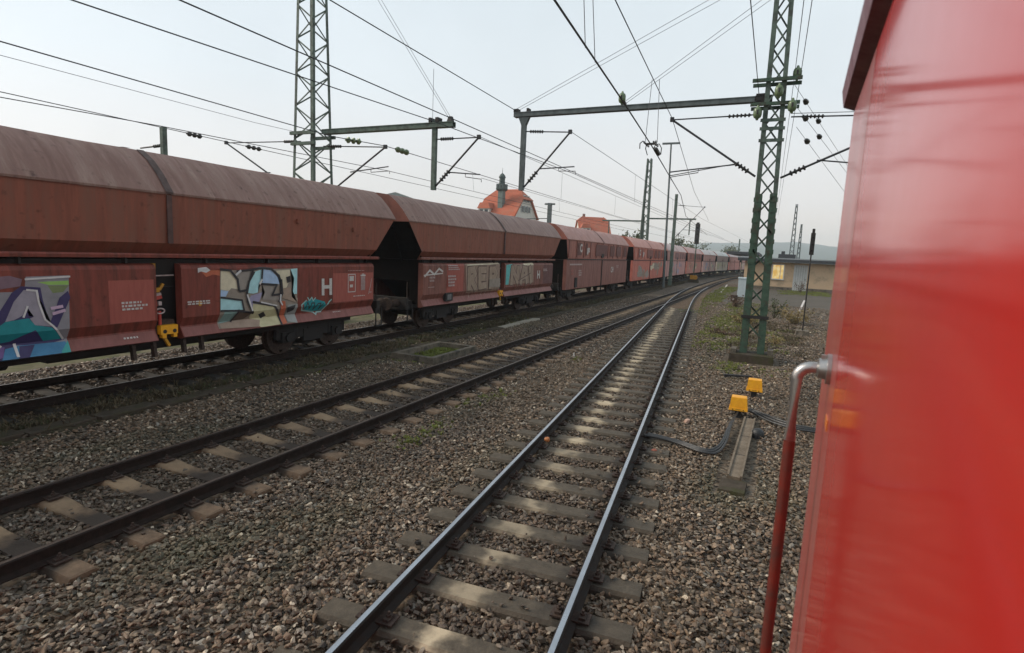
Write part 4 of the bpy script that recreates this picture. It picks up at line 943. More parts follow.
# small vent studs on the first hopper
for y, z in ((3.3, 3.45), (5.35, 3.35)):
    mb = MB(); mb.box(1.53, y - .05, z - .05, 1.575, y + .05, z + .05); mb.build('stud', brown_hop, W1)
tones = [((.215, .085, .075), (.30, .105, .085), (.33, .16, .145), 'mauve brown box-sided hopper wagon with white C and go lettering, third in the train'),
         ((.40, .115, .095), (.36, .115, .09), (.40, .17, .15), 'salmon red box-sided hopper wagon, fourth in the train, smeared with grey graffiti'),
         ((.40, .17, .165), (.36, .15, .135), (.42, .22, .21), 'pink box-sided hopper wagon behind the slender pole, with mauve graffiti'),
         ((.34, .115, .095), (.30, .105, .085), (.34, .16, .15), 'red brown wagon behind the track signal with the yellow foot'),
         ((.42, .20, .19), (.38, .16, .145), (.46, .28, .27), 'greyish pink wagon just beyond the track signal'),
         ((.46, .29, .25), (.30, .17, .16), (.42, .3, .29), 'far wagon with pale tan lower panels, eighth in the train'),
         ((.36, .12, .105), (.34, .12, .105), (.4, .24, .23), 'far dark red wagon, ninth in the train'),
         ((.44, .2, .18), (.40, .17, .15), (.46, .32, .31), 'far pinkish wagon, tenth in the train, near the building corner'),
         ((.26, .11, .10), (.26, .1, .09), (.33, .18, .17), 'farthest brown wagon, seen at the building corner')]
PROF_B = [(1.50, .80), (1.50, 2.59), (1.50, 3.74)]
for i, (a, b_, c_, lab) in enumerate(tones):
    s = 38.6 + 17.3 * i
    dk = lambda t, k=.75: tuple(v * k for v in t)
    if i >= 1: a, b_, c_ = [tuple(v * 1.2 for v in t) for t in (a, b_, c_)]
    if i >= 2: a, b_, c_ = [(t[0] * 1.08, t[1] * 1.25, t[2] * 1.35) for t in (a, b_, c_)]
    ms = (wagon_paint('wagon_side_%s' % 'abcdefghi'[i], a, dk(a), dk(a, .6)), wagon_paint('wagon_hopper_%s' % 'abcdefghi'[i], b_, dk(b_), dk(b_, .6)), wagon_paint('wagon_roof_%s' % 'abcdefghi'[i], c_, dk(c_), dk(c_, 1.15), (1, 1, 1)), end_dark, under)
    Wx = wagon(s, lab, 'B', HALF_B, ms, detail=i < 4)
    darkp = mat('faded_dark_panel_%s' % 'abcdefghi'[i], dk(b_, .52), dk(b_, .42), 4, (.6, .8), 0, .05)
    if i < 4:
        its = [('p', darkp, rect(y, 2.86, y + w_, 3.62), 0) for y, w_ in ((-5.6, .75), (-4.0, .35), (-1.75, 2.9), (1.95, 1.3), (3.75, 1.45), (6.1, .8))]
        decal('paint_patch', Wx, its, PROF_B, .033)
    if i < 2:
        lettering(Wx, 'C', -5.25, 3.08, .66, white_p, PROF_B, bold=.03, lift=.045); lettering(Wx, 'go', -3.75, 3.08, .56, white_p, PROF_B, bold=.025, lift=.045)
    if i == 0:
        lettering(Wx, 'CH', 2.45, 1.70, .55, white_p, PROF_B, bold=.02)
        decal('lettering', Wx, rows(-6.9, 2.2, -4.5, 2.34, 1, white_dim, 20) + rows(-5.2, 1.55, -4.5, 1.95, 3, white_dim, 21) + rows(-6.7, 1.6, -6.3, 2.0, 2, patch_red, 22) + rows(3.95, 2.0, 4.6, 2.2, 2, white_dim, 23), PROF_B, .004)
        mb = MB(); mb.box(1.49, -5.9, .9, 1.56, -5.5, 1.5); mb.build('hatch_box', dark_iron, Wx)
    def blobs(cols, y0, y1, z0, z1, n, seed):
        rs = random.Random(seed); res = []
        for k in range(n):
            cy, cz = rs.uniform(y0, y1), rs.uniform(z0, z1); ry, rz = rs.uniform(.4, 1.1), rs.uniform(.2, .5)
            pts = [(min(max(cy + ry * math.cos(q) * rs.uniform(.7, 1.2), -HALF_B + .05), HALF_B - .05), min(max(cz + rz * math.sin(q) * rs.uniform(.7, 1.2), .85), 2.52)) for q in np.linspace(0, 5.8, 10)]
            res.append(('p', cols[k % len(cols)], pts, 0)); res.append(('s', cols[(k + 1) % len(cols)], pts[1:7], .06))
        return res
    if i == 1:
        decal('graffiti', Wx, blobs(['taupe', 'grey', 'beige', 'grey2'], -5, -.6, 1.2, 2.2, 7, 4), PROF_B, .004, 'grey brown graffiti left of the divider'); decal('graffiti', Wx, blobs(['taupe', 'beige', 'cream'], .8, 6.6, 1.3, 2.2, 7, 5), PROF_B, .004, 'beige graffiti right of the divider')
    if i == 2: decal('graffiti', Wx, blobs(['mauve', 'palepink', 'lavender', 'grey2'], -5, 6, 1.2, 2.2, 12, 6), PROF_B, .004)
    if i == 3: decal('graffiti', Wx, blobs(['beige', 'khaki', 'salmon', 'tan'], -5.5, 6, 1.2, 2.1, 9, 8), PROF_B, .004)
    if i == 4: decal('graffiti', Wx, blobs(['palepink', 'lavender', 'cream', 'grey2'], -5.5, 6, 1.2, 2.2, 12, 9), PROF_B, .004)
    if i == 5: decal('graffiti', Wx, blobs(['beige', 'khaki', 'cream'], -6, 6, 1.2, 2.2, 10, 12), PROF_B, .004)
    if i == 7: decal('graffiti', Wx, blobs(['palepink', 'cream'], -6, 6, 1.2, 2.2, 7, 14), PROF_B, .004)
# ---------------------------------------------------------------- masts, gantry arms, wires
def insulator(mb, p, q, r=.07, sheds=4):
    """ribbed rod insulator from p to q"""
    p, q = Vector(p), Vector(q); d = q - p; l = d.length; pr = [(0, r * .45)]
    for k in range(sheds):
        a = l * (k + .2) / sheds; pr += [(a, r * .45), (a + l * .22 / sheds, r), (a + l * .5 / sheds, r), (a + l * .62 / sheds, r * .45)]
    pr.append((l, r * .45)); mb.disc_stack(p, d, pr, 10)
def lattice_square(root, zb, zt, wb, wt, seg, m, leg=.09, brace=.045, ang=0.):
    H_ = zt - zb
    def corner(i, z):
        h = wb / 2 + (wt / 2 - wb / 2) * (z - zb) / H_; sx, sy = ((-1, -1), (1, -1), (1, 1), (-1, 1))[i]; return Vector((sx * h, sy * h, z))
    for i in range(4):
        mb = MB(); sx, sy = ((-1, -1), (1, -1), (1, 1), (-1, 1))[i]; vs = []
        for z in (zb, zt):
            c = corner(i, z)
            vs += [c, c + Vector((-sx * leg, 0, 0)), c + Vector((-sx * leg, -sy * .014, 0)), c + Vector((-sx * .014, -sy * .014, 0)), c + Vector((-sx * .014, -sy * leg, 0)), c + Vector((0, -sy * leg, 0))]
        mb.add(vs, [(k, (k + 1) % 6, 6 + (k + 1) % 6, 6 + k) for k in range(6)] + [(0, 1, 2, 3, 4, 5), (11, 10, 9, 8, 7, 6)]); mb.build('leg', m, root)
    n = max(4, int(H_ / seg))
    for f in range(4):
        a, b = f, (f + 1) % 4
        for k in range(n):
            z0, z1 = zb + H_ * k / n, zb + H_ * (k + 1) / n
            p, q = (corner(a, z0), corner(b, z1)) if (k + f) % 2 else (corner(b, z0), corner(a, z1))
            nrm = Vector((0, -1, 0)) if f == 0 else Vector((1, 0, 0)) if f == 1 else Vector((0, 1, 0)) if f == 2 else Vector((-1, 0, 0))
            mb = MB(); mb.bar(p - nrm * .02, q - nrm * .02, brace, .012, nrm); mb.build('brace', m, root)
    for z in (zb + H_ * .62,):
        pass
def rod(root, name, p, q, r, m, n=7):
    mb = MB(); mb.tube([p, q], r, n); return mb.build(name, m, root, smooth=50)
def cantilever(root, base_top, base_low, tip, reg_from, reg_to, m=wire_m, sgn=1):
    """top tie, inclined strut and registration arm, each with its insulator"""
    bt, bl, tp = Vector(base_top), Vector(base_low), Vector(tip)
    t_ = rod(root, 'tie', bt + (tp - bt) * .0, tp, .022, m)
    mb = MB(); d = tp - bt; insulator(mb, bt + d * .08, bt + d * .40 if d.length < 2.6 else bt + d.normalized() * .9, .06, 6); mb.build('insulator', insul_brown, t_, smooth=40)
    s_ = rod(root, 'strut', bl, tp, .034, m)
    mb = MB(); d = tp - bl; insulator(mb, bl + d.normalized() * .25, bl + d.normalized() * .75, .085, 4); mb.build('insulator', insul_brown, s_, smooth=40)
    mb = MB(); mb.box(tp.x - .06, tp.y - .05, tp.z - .06, tp.x + .06, tp.y + .05, tp.z + .08); mb.build('clamp', m, root)
    a_ = rod(root, 'registration_arm', reg_from, reg_to, .022, m)
    p, q = Vector(reg_from), Vector(reg_to)
    mb = MB(); c = p + (q - p) * .55; mb.tube([c, c + Vector((0, 0, -.12)), q + Vector((.05, 0, -.16)), q + Vector((.06, 0, -.26))], .014, 6); mb.build('steady_arm', m, root)
def boom(root, x0, x1, z, h, wd, m, y=0.):
    mb = MB(); mb.prism([(0, 0), (1, 0)], 0, 0) if False else None
    # two channels with a gap, seen as one long beam
    for dy in (-wd / 2, wd / 2 - .03): mb.box(min(x0, x1), y + dy, z - h / 2, max(x0, x1), y + dy + .03, z + h / 2)
    for dz in (-h / 2 - .004, h / 2 - .02): mb.box(min(x0, x1) + .01, y - wd / 2 - .02, z + dz, max(x0, x1) - .01, y + wd / 2 + .02, z + dz + .024)
    for k in np.arange(min(x0, x1) + .4, max(x0, x1), .8): mb.box(k - .04, y - wd / 2 + .031, z - h / 2 + .025, k + .04, y + wd / 2 - .031, z + h / 2 - .025)
    return mb.build('boom', m, root)
# left mast, behind the wagons
Lx, Ly = -17.05, 17.6
root = empty('lattice_mast', (Lx, Ly, GZ), 'tall square green lattice mast behind the nearest wagon, with a short boom and drop post', 'catenary mast', 'lattice masts')
zt = 16.6
lattice_square(root, .3, zt, 1.30, .62, .62, mast_green, .12, .055)
mb = MB(); mb.frustum(0, 0, -.1, .35, 1.9, 1.9, 1.8, 1.8); mb.build('footing', concrete, root)
zo = -GZ
for z, wd in ((7.15, .55), (6.75, .53)):
    mb = MB()
    for sx in (-1, 1): mb.box(-wd - .08, sx * wd - .05, z + zo - .06, wd + .08, sx * wd + .05, z + zo + .06)
    mb.build('cross_beam', mast_green, root)
def rel(p): return (p[0] - Lx, p[1] - Ly, p[2] + zo)
boom(root, .55, 6.5, 7.25 + zo, .17, .22, mast_green)
mb = MB(); mb.box(5.63, -.07, 5.0 + zo, 5.79, .07, 7.42 + zo); mb.build('drop_post', mast_green, root)
mb = MB(); mb.box(5.52, -.14, 7.35 + zo, 5.62, .14, 7.5 + zo); mb.box(5.8, -.14, 7.35 + zo, 5.92, .14, 7.5 + zo); mb.frustum(6.35, 0, 7.34 + zo, 7.52 + zo, .2, .2, .12, .12); mb.build('boom_bracket', dark_iron, root)
cantilever(root, rel((-11.24, Ly, 6.77)), rel((-11.24, Ly, 5.15)), rel((-9.55, Ly, 6.77)), rel((-10.75, Ly, 5.62)), rel((-9.45, Ly, 5.52)))
cantilever(root, rel((-16.5, Ly, 6.72)), rel((-16.45, Ly, 4.75)), rel((-13.5, Ly, 6.58)), rel((-15.15, Ly, 5.70)), rel((-13.35, Ly, 5.87)))
cantilever(root, rel((-17.7, Ly, 6.95)), rel((-17.7, Ly, 4.75)), rel((-22.0, Ly, 7.05)), rel((-19.4, Ly, 5.75)), rel((-21.8, Ly, 5.8)))
# right mast beside the yellow boxes: two channel legs laced together
Rx, Ry = -.30, 19.6
root = empty('lattice_mast', (Rx, Ry, GZ), 'green two-legged lattice mast on a concrete block beside the yellow boxes', 'catenary mast', 'lattice masts'); RM = root
mb = MB(); mb.frustum(0, -.05, -.1, .27, 1.34, 1.2, 1.28, 1.15); mb.build('footing', concrete_dark, root)
mb = MB(); mb.box(.46, -.35, .26, .62, .1, .44); mb.build('footing_block', concrete, root); mb = MB(); mb.box(-.62, -.4, .262, -.47, .2, .40); mb.build('footing_block', concrete, root)
ZT = 13.0; WB, WT = .74, .50; DP = .42
def halfw(z): return WB / 2 + (WT / 2 - WB / 2) * z / ZT
def cxm(z): return -.12 * z / ZT
for sx in (-1, 1):
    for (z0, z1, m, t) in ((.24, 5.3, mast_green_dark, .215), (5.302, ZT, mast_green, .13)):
        mb = MB()
        def col_(z): 
            xo = cxm(z) + sx * halfw(z); xi = xo - sx * t
            return [(xo, -DP / 2), (xi, -DP / 2), (xi, -DP / 2 + .02), (xo - sx * .025, -DP / 2 + .02), (xo - sx * .025, DP / 2 - .02), (xi, DP / 2 - .02), (xi, DP / 2), (xo, DP / 2)]
        a, b = col_(z0), col_(z1); vs = [(x, y, z0) for x, y in a] + [(x, y, z1) for x, y in b]
        mb.add(vs, [(k, (k + 1) % 8, 8 + (k + 1) % 8, 8 + k) for k in range(8)] + [tuple(range(8)), tuple(range(15, 7, -1))]); mb.build('leg', m, root)
    for k in range(7):        # splice plates with bolt rows
        z = 3.2 + k * .32
        mb = MB(); x = cxm(z) + sx * (halfw(z) - .08); mb.box(x - .1, -DP / 2 - .014, z - .07, x + .1, -DP / 2 - .001, z + .07); mb.build('splice_plate', mast_green_dark, root)
zz = .75; k = 0
while zz < ZT - .6:
    st = .56
    for y, fl in ((-DP / 2 - .008, k % 2), (DP / 2 + .008, 1 - k % 2)):
        a, b = (-1, 1) if fl else (1, -1)
        mb = MB(); mb.bar((cxm(zz) + a * (halfw(zz) - .1), y, zz), (cxm(zz + st) + b * (halfw(zz + st) - .1), y, zz + st), .05, .012, (0, 1, 0)); mb.build('brace', mast_green if zz > 5.2 else mast_green_dark, root)
    zz += st; k += 1
for z in (1.45, 6.9, 7.25, 7.5):
    mb = MB(); mb.box(cxm(z) - halfw(z) - .05, -DP / 2 - .04, z - .05, cxm(z) + halfw(z) + .05, -DP / 2 - .022, z + .05); mb.build('cross_plate', dark_iron if z < 2 else mast_green, root)
zo = -GZ
for z in (8.42, 7.72):
    mb = MB(); 
    for sy in (-1, 1): mb.box(-.75, sy * (DP / 2 + .06) - .035, z + zo - .05, .62, sy * (DP / 2 + .06) + .035, z + zo + .05)
    mb.build('cross_beam', mast_green_dark, root)
def rel(p): return (p[0] - Rx, p[1] - Ry, p[2] + zo)
bm = boom(root, -9.16 - Rx, -.72 - Rx, 7.93 + zo, .16, .2, galv)
mb = MB(); mb.tube([rel((-.95, Ry, 7.93)), rel((-.45, Ry, 7.93))], .12, 10); mb.box(-.62, -.12, 7.78 + zo, -.36, .12, 8.08 + zo); mb.build('boom_joint', dark_iron, root)
mb = MB(); mb.box(-8.76 - Rx - .085, -.075, 5.2 + zo, -8.76 - Rx + .085, .075, 7.84 + zo); mb.frustum(-8.76 - Rx, 0, 7.55 + zo, 7.838 + zo, .17, .16, .42, .17); mb.build('drop_post', galv, root)
mb = MB()
for x in (-9.12, -9.02, -8.6, -5.05): mb.box(x - Rx - .04, -.12, 8.015 + zo, x - Rx + .04, .12, 8.13 + zo)
mb.build('boom_bracket', dark_iron, root)
cantilever(root, rel((-8.66, Ry, 7.33)), rel((-8.66, Ry, 5.32)), rel((-6.95, Ry, 7.23)), rel((-8.05, Ry, 5.98)), rel((-6.72, Ry, 6.03)))
cantilever(root, rel((-.8, Ry, 7.48)), rel((-.72, Ry, 5.60)), rel((-3.42, Ry, 7.46)), rel((-1.35, Ry, 5.98)), rel((-3.36, Ry, 5.78)))
cantilever(root, rel((.12, Ry, 7.36)), rel((.0, Ry, 5.55)), rel((3.6, Ry, 7.25)), rel((.95, Ry, 6.06)), rel((3.3, Ry, 5.8)))
def post_insulator(x, y, z, label=None):
    mb = MB(); mb.disc_stack(rel((x, y, z)), (0, 0, 1), [(-.22, .03), (-.17, .05), (-.14, .10), (-.07, .125), (.06, .125), (.13, .10), (.16, .05), (.22, .03)], 12); o = mb.build('post_insulator', insul_green, RM, smooth=40)
    mb = MB(); mb.tube([rel((x, y - .122, z - .06)), rel((x, y - .122, z + .06))], .03, 6); mb.build('marking', dark_iron, o)
for x, z, y in ((.17, 8.62, Ry), (-.28, 8.05, Ry - .36), (-.82, 7.45, Ry - .36), (.12, 7.60, Ry - .36), (-5.15, 8.27, Ry)): post_insulator(x, y, z)
WN = 'overhead wires'
def wire(pts, r, label, m=None, sag=0., drops=(), seg=10):
    P = []
    for (a, b) in zip(pts[:-1], pts[1:]):
        a, b = Vector(a), Vector(b)
        for k in range(seg): u = k / seg; q = a.lerp(b, u); q.z -= sag * 4 * u * (1 - u); P.append(q)
    P.append(Vector(pts[-1])); mb = MB(); mb.tube(P, r * .86, 5)
    o = tag(mb.build('overhead_wire', m or wire_m), label, 'wire', WN)
    for (p, q) in drops: mb = MB(); mb.tube([p, q], .006, 4); mb.build('dropper', wire_thin, o)
    return o
def curve_pts(f, z, s0, s1, st=12.): return [(f(s), s, z) for s in list(np.arange(s0, s1, st)) + [s1]]
fb = lambda s: -2.05 - .0735 * (s - 2.9) if s < 38 else off_b(s) + .0
wire([(-10.55, -4, 7.26), (-10.48, 17.6, 7.38), (-10.3 + bend(120), 120, 7.2)], .019, 'thick wire passing over the end of the left boom, along the wagons')
wire([(-8.95, -4, 8.02), (-9.1, 19.6, 8.08)], .016, 'thick wire ending on the left tip of the long grey boom')
wire([(-8.6, 1, 5.78), (-7.3, 11.3, 5.8), (-6.72, 19.6, 5.78), (-6.6, 60, 5.7), (off_a(130), 130, 5.7)], .012, 'thin contact wire over the dull brown rails', drops=[((-7.35, 11.3, 5.8), (-7.35, 11.3, 6.95))])
wire([(-14.2, -6, 6.6), (-14.05, 15.3, 6.55), (-13.5, 17.6, 6.62), (-13.3, 50, 6.5), (-13 + bend(120), 120, 6.4)], .017, 'thick messenger wire over the nearest wagon roof, through the two ribbed insulators')
for a, b in (((-14.0, 16.0, 6.565), (-13.78, 16.55, 6.585)), ((-13.47, 18.2, 6.615), (-13.46, 19.0, 6.61))):
    mb = MB(); insulator(mb, a, b, .11, 3); tag(mb.build('wire_insulator', insul_green, smooth=40), 'green ribbed insulator %s the cantilever tip above the wagon gap' % ('left of' if a[1] < 17 else 'right of'), 'insulator', 'insulators strung in the wires')
wire([(-15.6, 3, 5.62), (-13.9, 9.3, 5.6), (-13.4, 17.6, 5.72), (-13.0, 60, 5.6), (-12.5 + bend(120), 120, 5.6)], .012, 'thin contact wire just above the wagon roofs', drops=[((-13.2, 24, 5.7), (-13.3, 24, 6.55)), ((-13.2, 36, 5.65), (-13.3, 36, 6.5))])
wire([(-17.9, -6, 7.15), (-17.5, 15.2, 7.15), (-17.2, 17, 7.15)], .009, 'fine wire running to the left lattice mast, below the thick one', wire_thin)
wire([(-21.2, -6, 6.95), (-22.0, 17.6, 7.1), (-21.5, 90, 6.9)], .017, 'thick wire farthest left, behind the wagons', drops=[])
for a, b in (((-21.75, 15.6, 7.04), (-21.82, 16.3, 7.05)), ((-21.98, 18.6, 7.09), (-21.96, 19.4, 7.09))):
    mb = MB(); insulator(mb, a, b, .10, 3); tag(mb.build('wire_insulator', insul_brown, smooth=40), 'dark ribbed insulator far left above the wagon roof, %s of the arm tip' % ('left' if a[1] < 17 else 'right'), 'insulator', 'insulators strung in the wires')
wire([(-2.6, 1, 7.5), (-3.0, 10.5, 7.5), (-3.42, 19.6, 7.5), (-4.9, 38, 7.2), (off_b(66), 66, 7.2)], .013, 'messenger wire over the shiny rails, meeting the right arm tip')
wire([(-2.2, 1, 5.75), (-2.45, 6.1, 5.72), (-2.73, 10.6, 5.72), (-3.0, 14.5, 5.72), (-3.36, 19.6, 5.65), (-3.9, 26, 5.7), (off_b(38), 38, 5.65), (off_b(66), 66, 5.6)], .017, 'thick contact wire over the shiny rails, holding the horned device', drops=[((-2.62, 8.3, 5.73), (-2.80, 8.3, 7.5)), ((-2.58, 7.7, 5.73), (-2.75, 7.7, 7.5))])
# horned section device hanging in that contact wire
root = empty('section_insulator', (-3.0, 14.5, 5.72), 'dark horned device hung in the contact wire below the long boom', 'section insulator')
mb = MB(); mb.box(-.13, -.3, -.01, -.10, .3, .03); mb.box(.10, -.3, -.01, .13, .3, .03); mb.box(-.0995, -.03, -.005, .0995, .03, .04); mb.build('frame', insul_brown, root)
for sx in (-1, 1):
    for sy in (-1, 1):
        mb = MB(); mb.tube([(sx * .12, sy * .1, .02), (sx * .16, sy * .22, .05), (sx * .2, sy * .34, -.03), (sx * .17, sy * .46, -.17)], .012, 6); mb.build('horn', dark_iron, root)
    mb = MB(); mb.tube([(sx * .15, 0, .05), (sx * .09, 0, 1.55)], .007, 4); mb.build('hanger', wire_thin, root)
mb = MB(); insulator(mb, (0, .6, 0), (-.06, 1.35, 0), .06, 5); mb.build('insulator', insul_brown, root)
wire([(-6.95, 19.6, 7.26), (-6.8, 60, 7.0), (off_a(130), 130, 7.0)], .012, 'messenger wire going away from the drop post arm under the long boom', drops=[((-6.85, 30, 5.75), (-6.9, 30, 7.2)), ((-6.8, 42, 5.73), (-6.85, 42, 7.12))])
wire([(-9.55, 17.6, 6.8), (-9.4, 80, 6.6), (-9.4 + bend(130), 130, 6.6)], .011, 'messenger wire going away from the left drop post arm', drops=[((-9.5, 26, 5.55), (-9.5, 26, 6.75)), ((-9.45, 36, 5.55), (-9.45, 36, 6.7))])
wire([(-9.4, 17.6, 5.4), (-9.2, 80, 5.4)], .009, 'fine contact wire going away from the left drop post', wire_thin)
for i, (x, lab) in enumerate(((.10, 'left one of two close wires rising past the right mast top'), (.26, 'right one of two close wires rising past the right mast top'))): wire([(x, 5, 8.9), (x, 19.6, 8.75 - .2 * i), (x - .1, 70, 8.2)], .011, lab)
wire([(-.9, 4, 8.05), (-.85, 19.6, 8.1)], .013, 'single wire coming to the left end of the mast cross beam')
for i, (p0, p1) in enumerate((((.12, Ry, 8.3), (6.6, 45, 5.95)), ((.2, Ry, 7.7), (7.1, 45, 5.3)), ((.3, Ry, 7.05), (6.5, 45, 4.76)))):
    lab = ('uppermost', 'middle', 'lowest')[i]
    wire([p0, p1], .008, '%s of three slanting stay wires right of the mast' % lab, wire_thin)
    a, b = Vector(p0), Vector(p1)
    for u in ((.06, .14), (.05, .13), (.06,))[i]:
        mb = MB(); c = a.lerp(b, u); d = (b - a).normalized(); mb.disc_stack(c, d, [(-.16, .02), (-.1, .07), (.08, .09), (.14, .04), (.16, .02)], 8)
        tag(mb.build('stay_insulator', insul_brown, smooth=40), '%s egg insulator on the %s slanting stay right of the mast' % ('farther' if u > .1 else 'nearer', lab), 'insulator', 'egg insulators on the stays')
stay = [((-9.10, Ry, 8.1), (-.55, Ry, 11.85), 'boom tip'), ((-5.05, Ry, 8.1), (-.5, Ry, 11.1), 'boom middle')]
for p0, p1, nm in stay:
    for dy, sd_ in ((-.1, 'nearer'), (.1, 'farther')): wire([(p0[0], p0[1] + dy, p0[2]), (p1[0], p1[1] + dy * 2.4, p1[2])], .009, '%s stay wire from the %s of the long boom up to the right mast' % (sd_, nm), wire_thin)
for dy, sd_ in ((-.1, 'nearer'), (.1, 'farther')): wire([(-10.75, Ly + dy, 7.5), (-16.75, Ly + dy * 2.4, 15.8)], .009, '%s stay wire from the left boom tip up to the left mast' % sd_, wire_thin)
wire([(.1, Ry, 7.46), (3.6, Ry, 7.36), (14, Ry + .5, 7.3)], .012, 'level cross wire going right from the mast past the red car')

# posts, far masts, signals
def far_mast(x, y, h, wb, wt, label, m=mast_green, seg=1.0, arms=()):
    root = empty('lattice_mast', (x, y, GZ), label, 'catenary mast', 'lattice masts'); lattice_square(root, 0, h, wb, wt, seg, m, .2, .11)
    for (x0, x1, z) in arms: boom(root, x0, x1, z, .2, .2, m)
    return root
M2 = far_mast(-17.8, 86, 17.6, 1.35, .7, 'lattice mast standing beyond the wagons right of the second orange roof', seg=1.05, arms=((.6, 7.3, 8.9), (-6.6, -.6, 8.5)))
mb = MB(); mb.box(6.4, -.08, 6.6, 6.55, .08, 8.79); mb.build('drop_post', mast_green, M2)
mb = MB(); mb.box(-5.6, -.08, 6.3, -5.45, .08, 8.39); mb.build('drop_post', mast_green, M2)
far_mast(4.15, 150, 17, 1.3, .5, 'taller of two distant lattice masts beyond the building roof', galv, 1.3)
far_mast(5.7, 152, 12.5, 1.0, .4, 'shorter of two distant lattice masts beyond the building roof', galv, 1.2)
root = empty('mast_post', (-10.05, 60, GZ), 'slender tall pole with a T-shaped top in front of the pink wagons', 'pole')
mb = MB(); mb.tube([(0, 0, 0), (-.15, 0, 7), (-.33, 0, 14.7)], [.14, .11, .075], 10); mb.build('shaft', galv, root, smooth=50)
mb = MB(); mb.box(-1.2, -.08, 14.62, .55, .08, 14.8); mb.build('top_bar', galv, root)
mb = MB(); mb.tube([(-.25, 0, 11.5), (6.2, 0, 12.6)], .045, 6); mb.build('arm', wire_m, root)
root = empty('catenary_post', (-10.35, 66, GZ), 'thick grey green catenary post with a cantilever, right of the slender pole', 'catenary post')
mb = MB(); mb.prism([(-.19, 0), (.19, 0), (.12, 10.3), (-.16, 10.3)], -.15, .15); mb.build('shaft', mast_green, root)
cantilever(root, (.13, 0, 9.1), (.16, 0, 5.5), (3.1, 0, 8.9), (.9, 0, 6.4), (3.0, 0, 6.3))
def plain_post(x, y, h, label, m=mast_green, r=.15, bar_=None):
    root = empty('catenary_post', (x, y, GZ), label, 'catenary post', 'plain posts behind the train')
    mb = MB(); mb.box(-r, -r, 0, r, r, h); mb.build('shaft', m, root)
    if bar_: mb = MB(); mb.box(bar_[0], -.06, h - .18, bar_[1], .06, h - .02) if bar_[0] else None; mb.build('arm', m, root)
    return root
pp = plain_post(-20.8, 14, 7.15, 'short green post top showing above the nearest wagon roof', mast_green, .085)
mb = MB(); mb.tube([(-1.35, 0, 6.45), (-.16, 0, 6.5)], .03, 6); mb.build('arm', wire_m, pp)
mb = MB(); insulator(mb, (-.6, 0, 6.48), (-.2, 0, 6.5), .06, 4); mb.build('insulator', insul_brown, pp)
pp = plain_post(-23.2, 60, 8.7, 'small grey post right of the orange-roofed house, with a cross bar on top', galv, .2)
mb = MB(); mb.box(-.6, -.1, 8.5, .6, .1, 8.68); mb.build('cross_bar', galv, pp)
mb = MB(); mb.tube([(-3.2, 0, 6.9), (-.2, 0, 7.0)], .05, 6); mb.build('arm', wire_m, pp)
plain_post(-7.6, 150, 8.5, 'distant catenary post over the far wagons, left of two'); plain_post(-5.0, 185, 9.0, 'distant catenary post over the far wagons, right of two')
plain_post(-22, 105, 10.5, 'catenary post behind the salmon wagons near the second orange roof')
lamp_off = mat('dark_signal_lens', (.02, .02, .02), (.012, .012, .012), 5, (.1, .2), 0, 0)
def signal(x, y, label, h, hh, wd, pole_r, foot):
    root = empty('signal', (x, y, GZ), label, 'signal', 'railway signals')
    mb = MB(); mb.tube([(0, 0, 0), (0, 0, h - hh)], pole_r, 10); mb.build('pole', mast_green_dark if foot else dark_iron, root, smooth=50)
    mb = MB(); mb.box(-wd / 2, -.12, h - hh, wd / 2, .12, h); mb.box(-wd * .3, -.10, h + .001, wd * .3, .10, h + .18); mb.build('head', dark_iron, root)
    for k in range(3):
        mb = MB(); z = h - hh * (.2 + .3 * k); mb.tube([(0, -.121, z), (0, -.135, z)], wd * .26, 12); mb.build('lens', lamp_off, root)
        mb = MB(); mb.tube([(-wd * .3, -.122, z + wd * .05), (-wd * .3, -.3, z + wd * .1), (wd * .3, -.3, z + wd * .1), (wd * .3, -.122, z + wd * .05)], .02, 4); mb.build('visor', dark_iron, root)
    if foot:
        mb = MB(); mb.box(-.42, -.35, .45, .05, .3, 1.0); mb.build('foot_box', yellow_old, root)
        mb = MB(); mb.disc_stack((.25, -.1, .7), (0, -1, 0), [(0, .3), (.25, .3), (.26, .2), (.27, .001)], 14); mb.build('foot_lamp', yellow_old, root, smooth=40)
        mb = MB(); mb.frustum(0, 0, -.05, .42, 1.5, .8, 1.2, .7); mb.build('footing', concrete_dark, root)
    else:
        mb = MB(); mb.frustum(0, 0, -.05, .25, .6, .6, .5, .5); mb.build('footing', concrete, root)
signal(-9.45, 80, 'track signal with dark head and yellow foot in front of the red brown wagon', 7.9, 2.7, .58, .07, True)
signal(1.55, 28, 'slim dark signal post right of the lattice mast, at the edge of the red car', 4.55, .95, .17, .03, False)

# ---------------------------------------------------------------- low building, cabinet, houses
wall_m = mat('yellow_brick_wall', (.62, .44, .28), (.54, .38, .24), 9, (.8, .95), 0, .3, 30, c3=(.42, .31, .2), c3s=.8)
fascia_m = mat('dark_roof_fascia', (.05, .055, .06), (.035, .035, .04), 5, (.6, .8), 0, .1)
roof_felt = mat('grey_roof_felt', (.22, .22, .22), (.16, .16, .165), 2, (.8, .95), 0, .2)
root = empty('low_building', (-2.9, 74, GZ), 'low flat-roofed yellow building with a lit window, behind the lattice mast', 'building')
BW, BH = 16., 3.25
mb = MB()
xs = [0, 3.05, 4.4, 5.4, 6.85, BW]
z0w, z1w = 1.2, 3.02
mb.box(0, 0, 0, 3.05, .3, BH); mb.box(3.05, 0, 0, 4.4, .3, z0w); mb.box(3.05, 0, z1w, 4.4, .3, BH); mb.box(4.4, 0, 0, 5.4, .3, BH); mb.box(5.4, 0, z1w, 6.85, .3, BH); mb.box(6.85, 0, 0, BW, .3, BH)
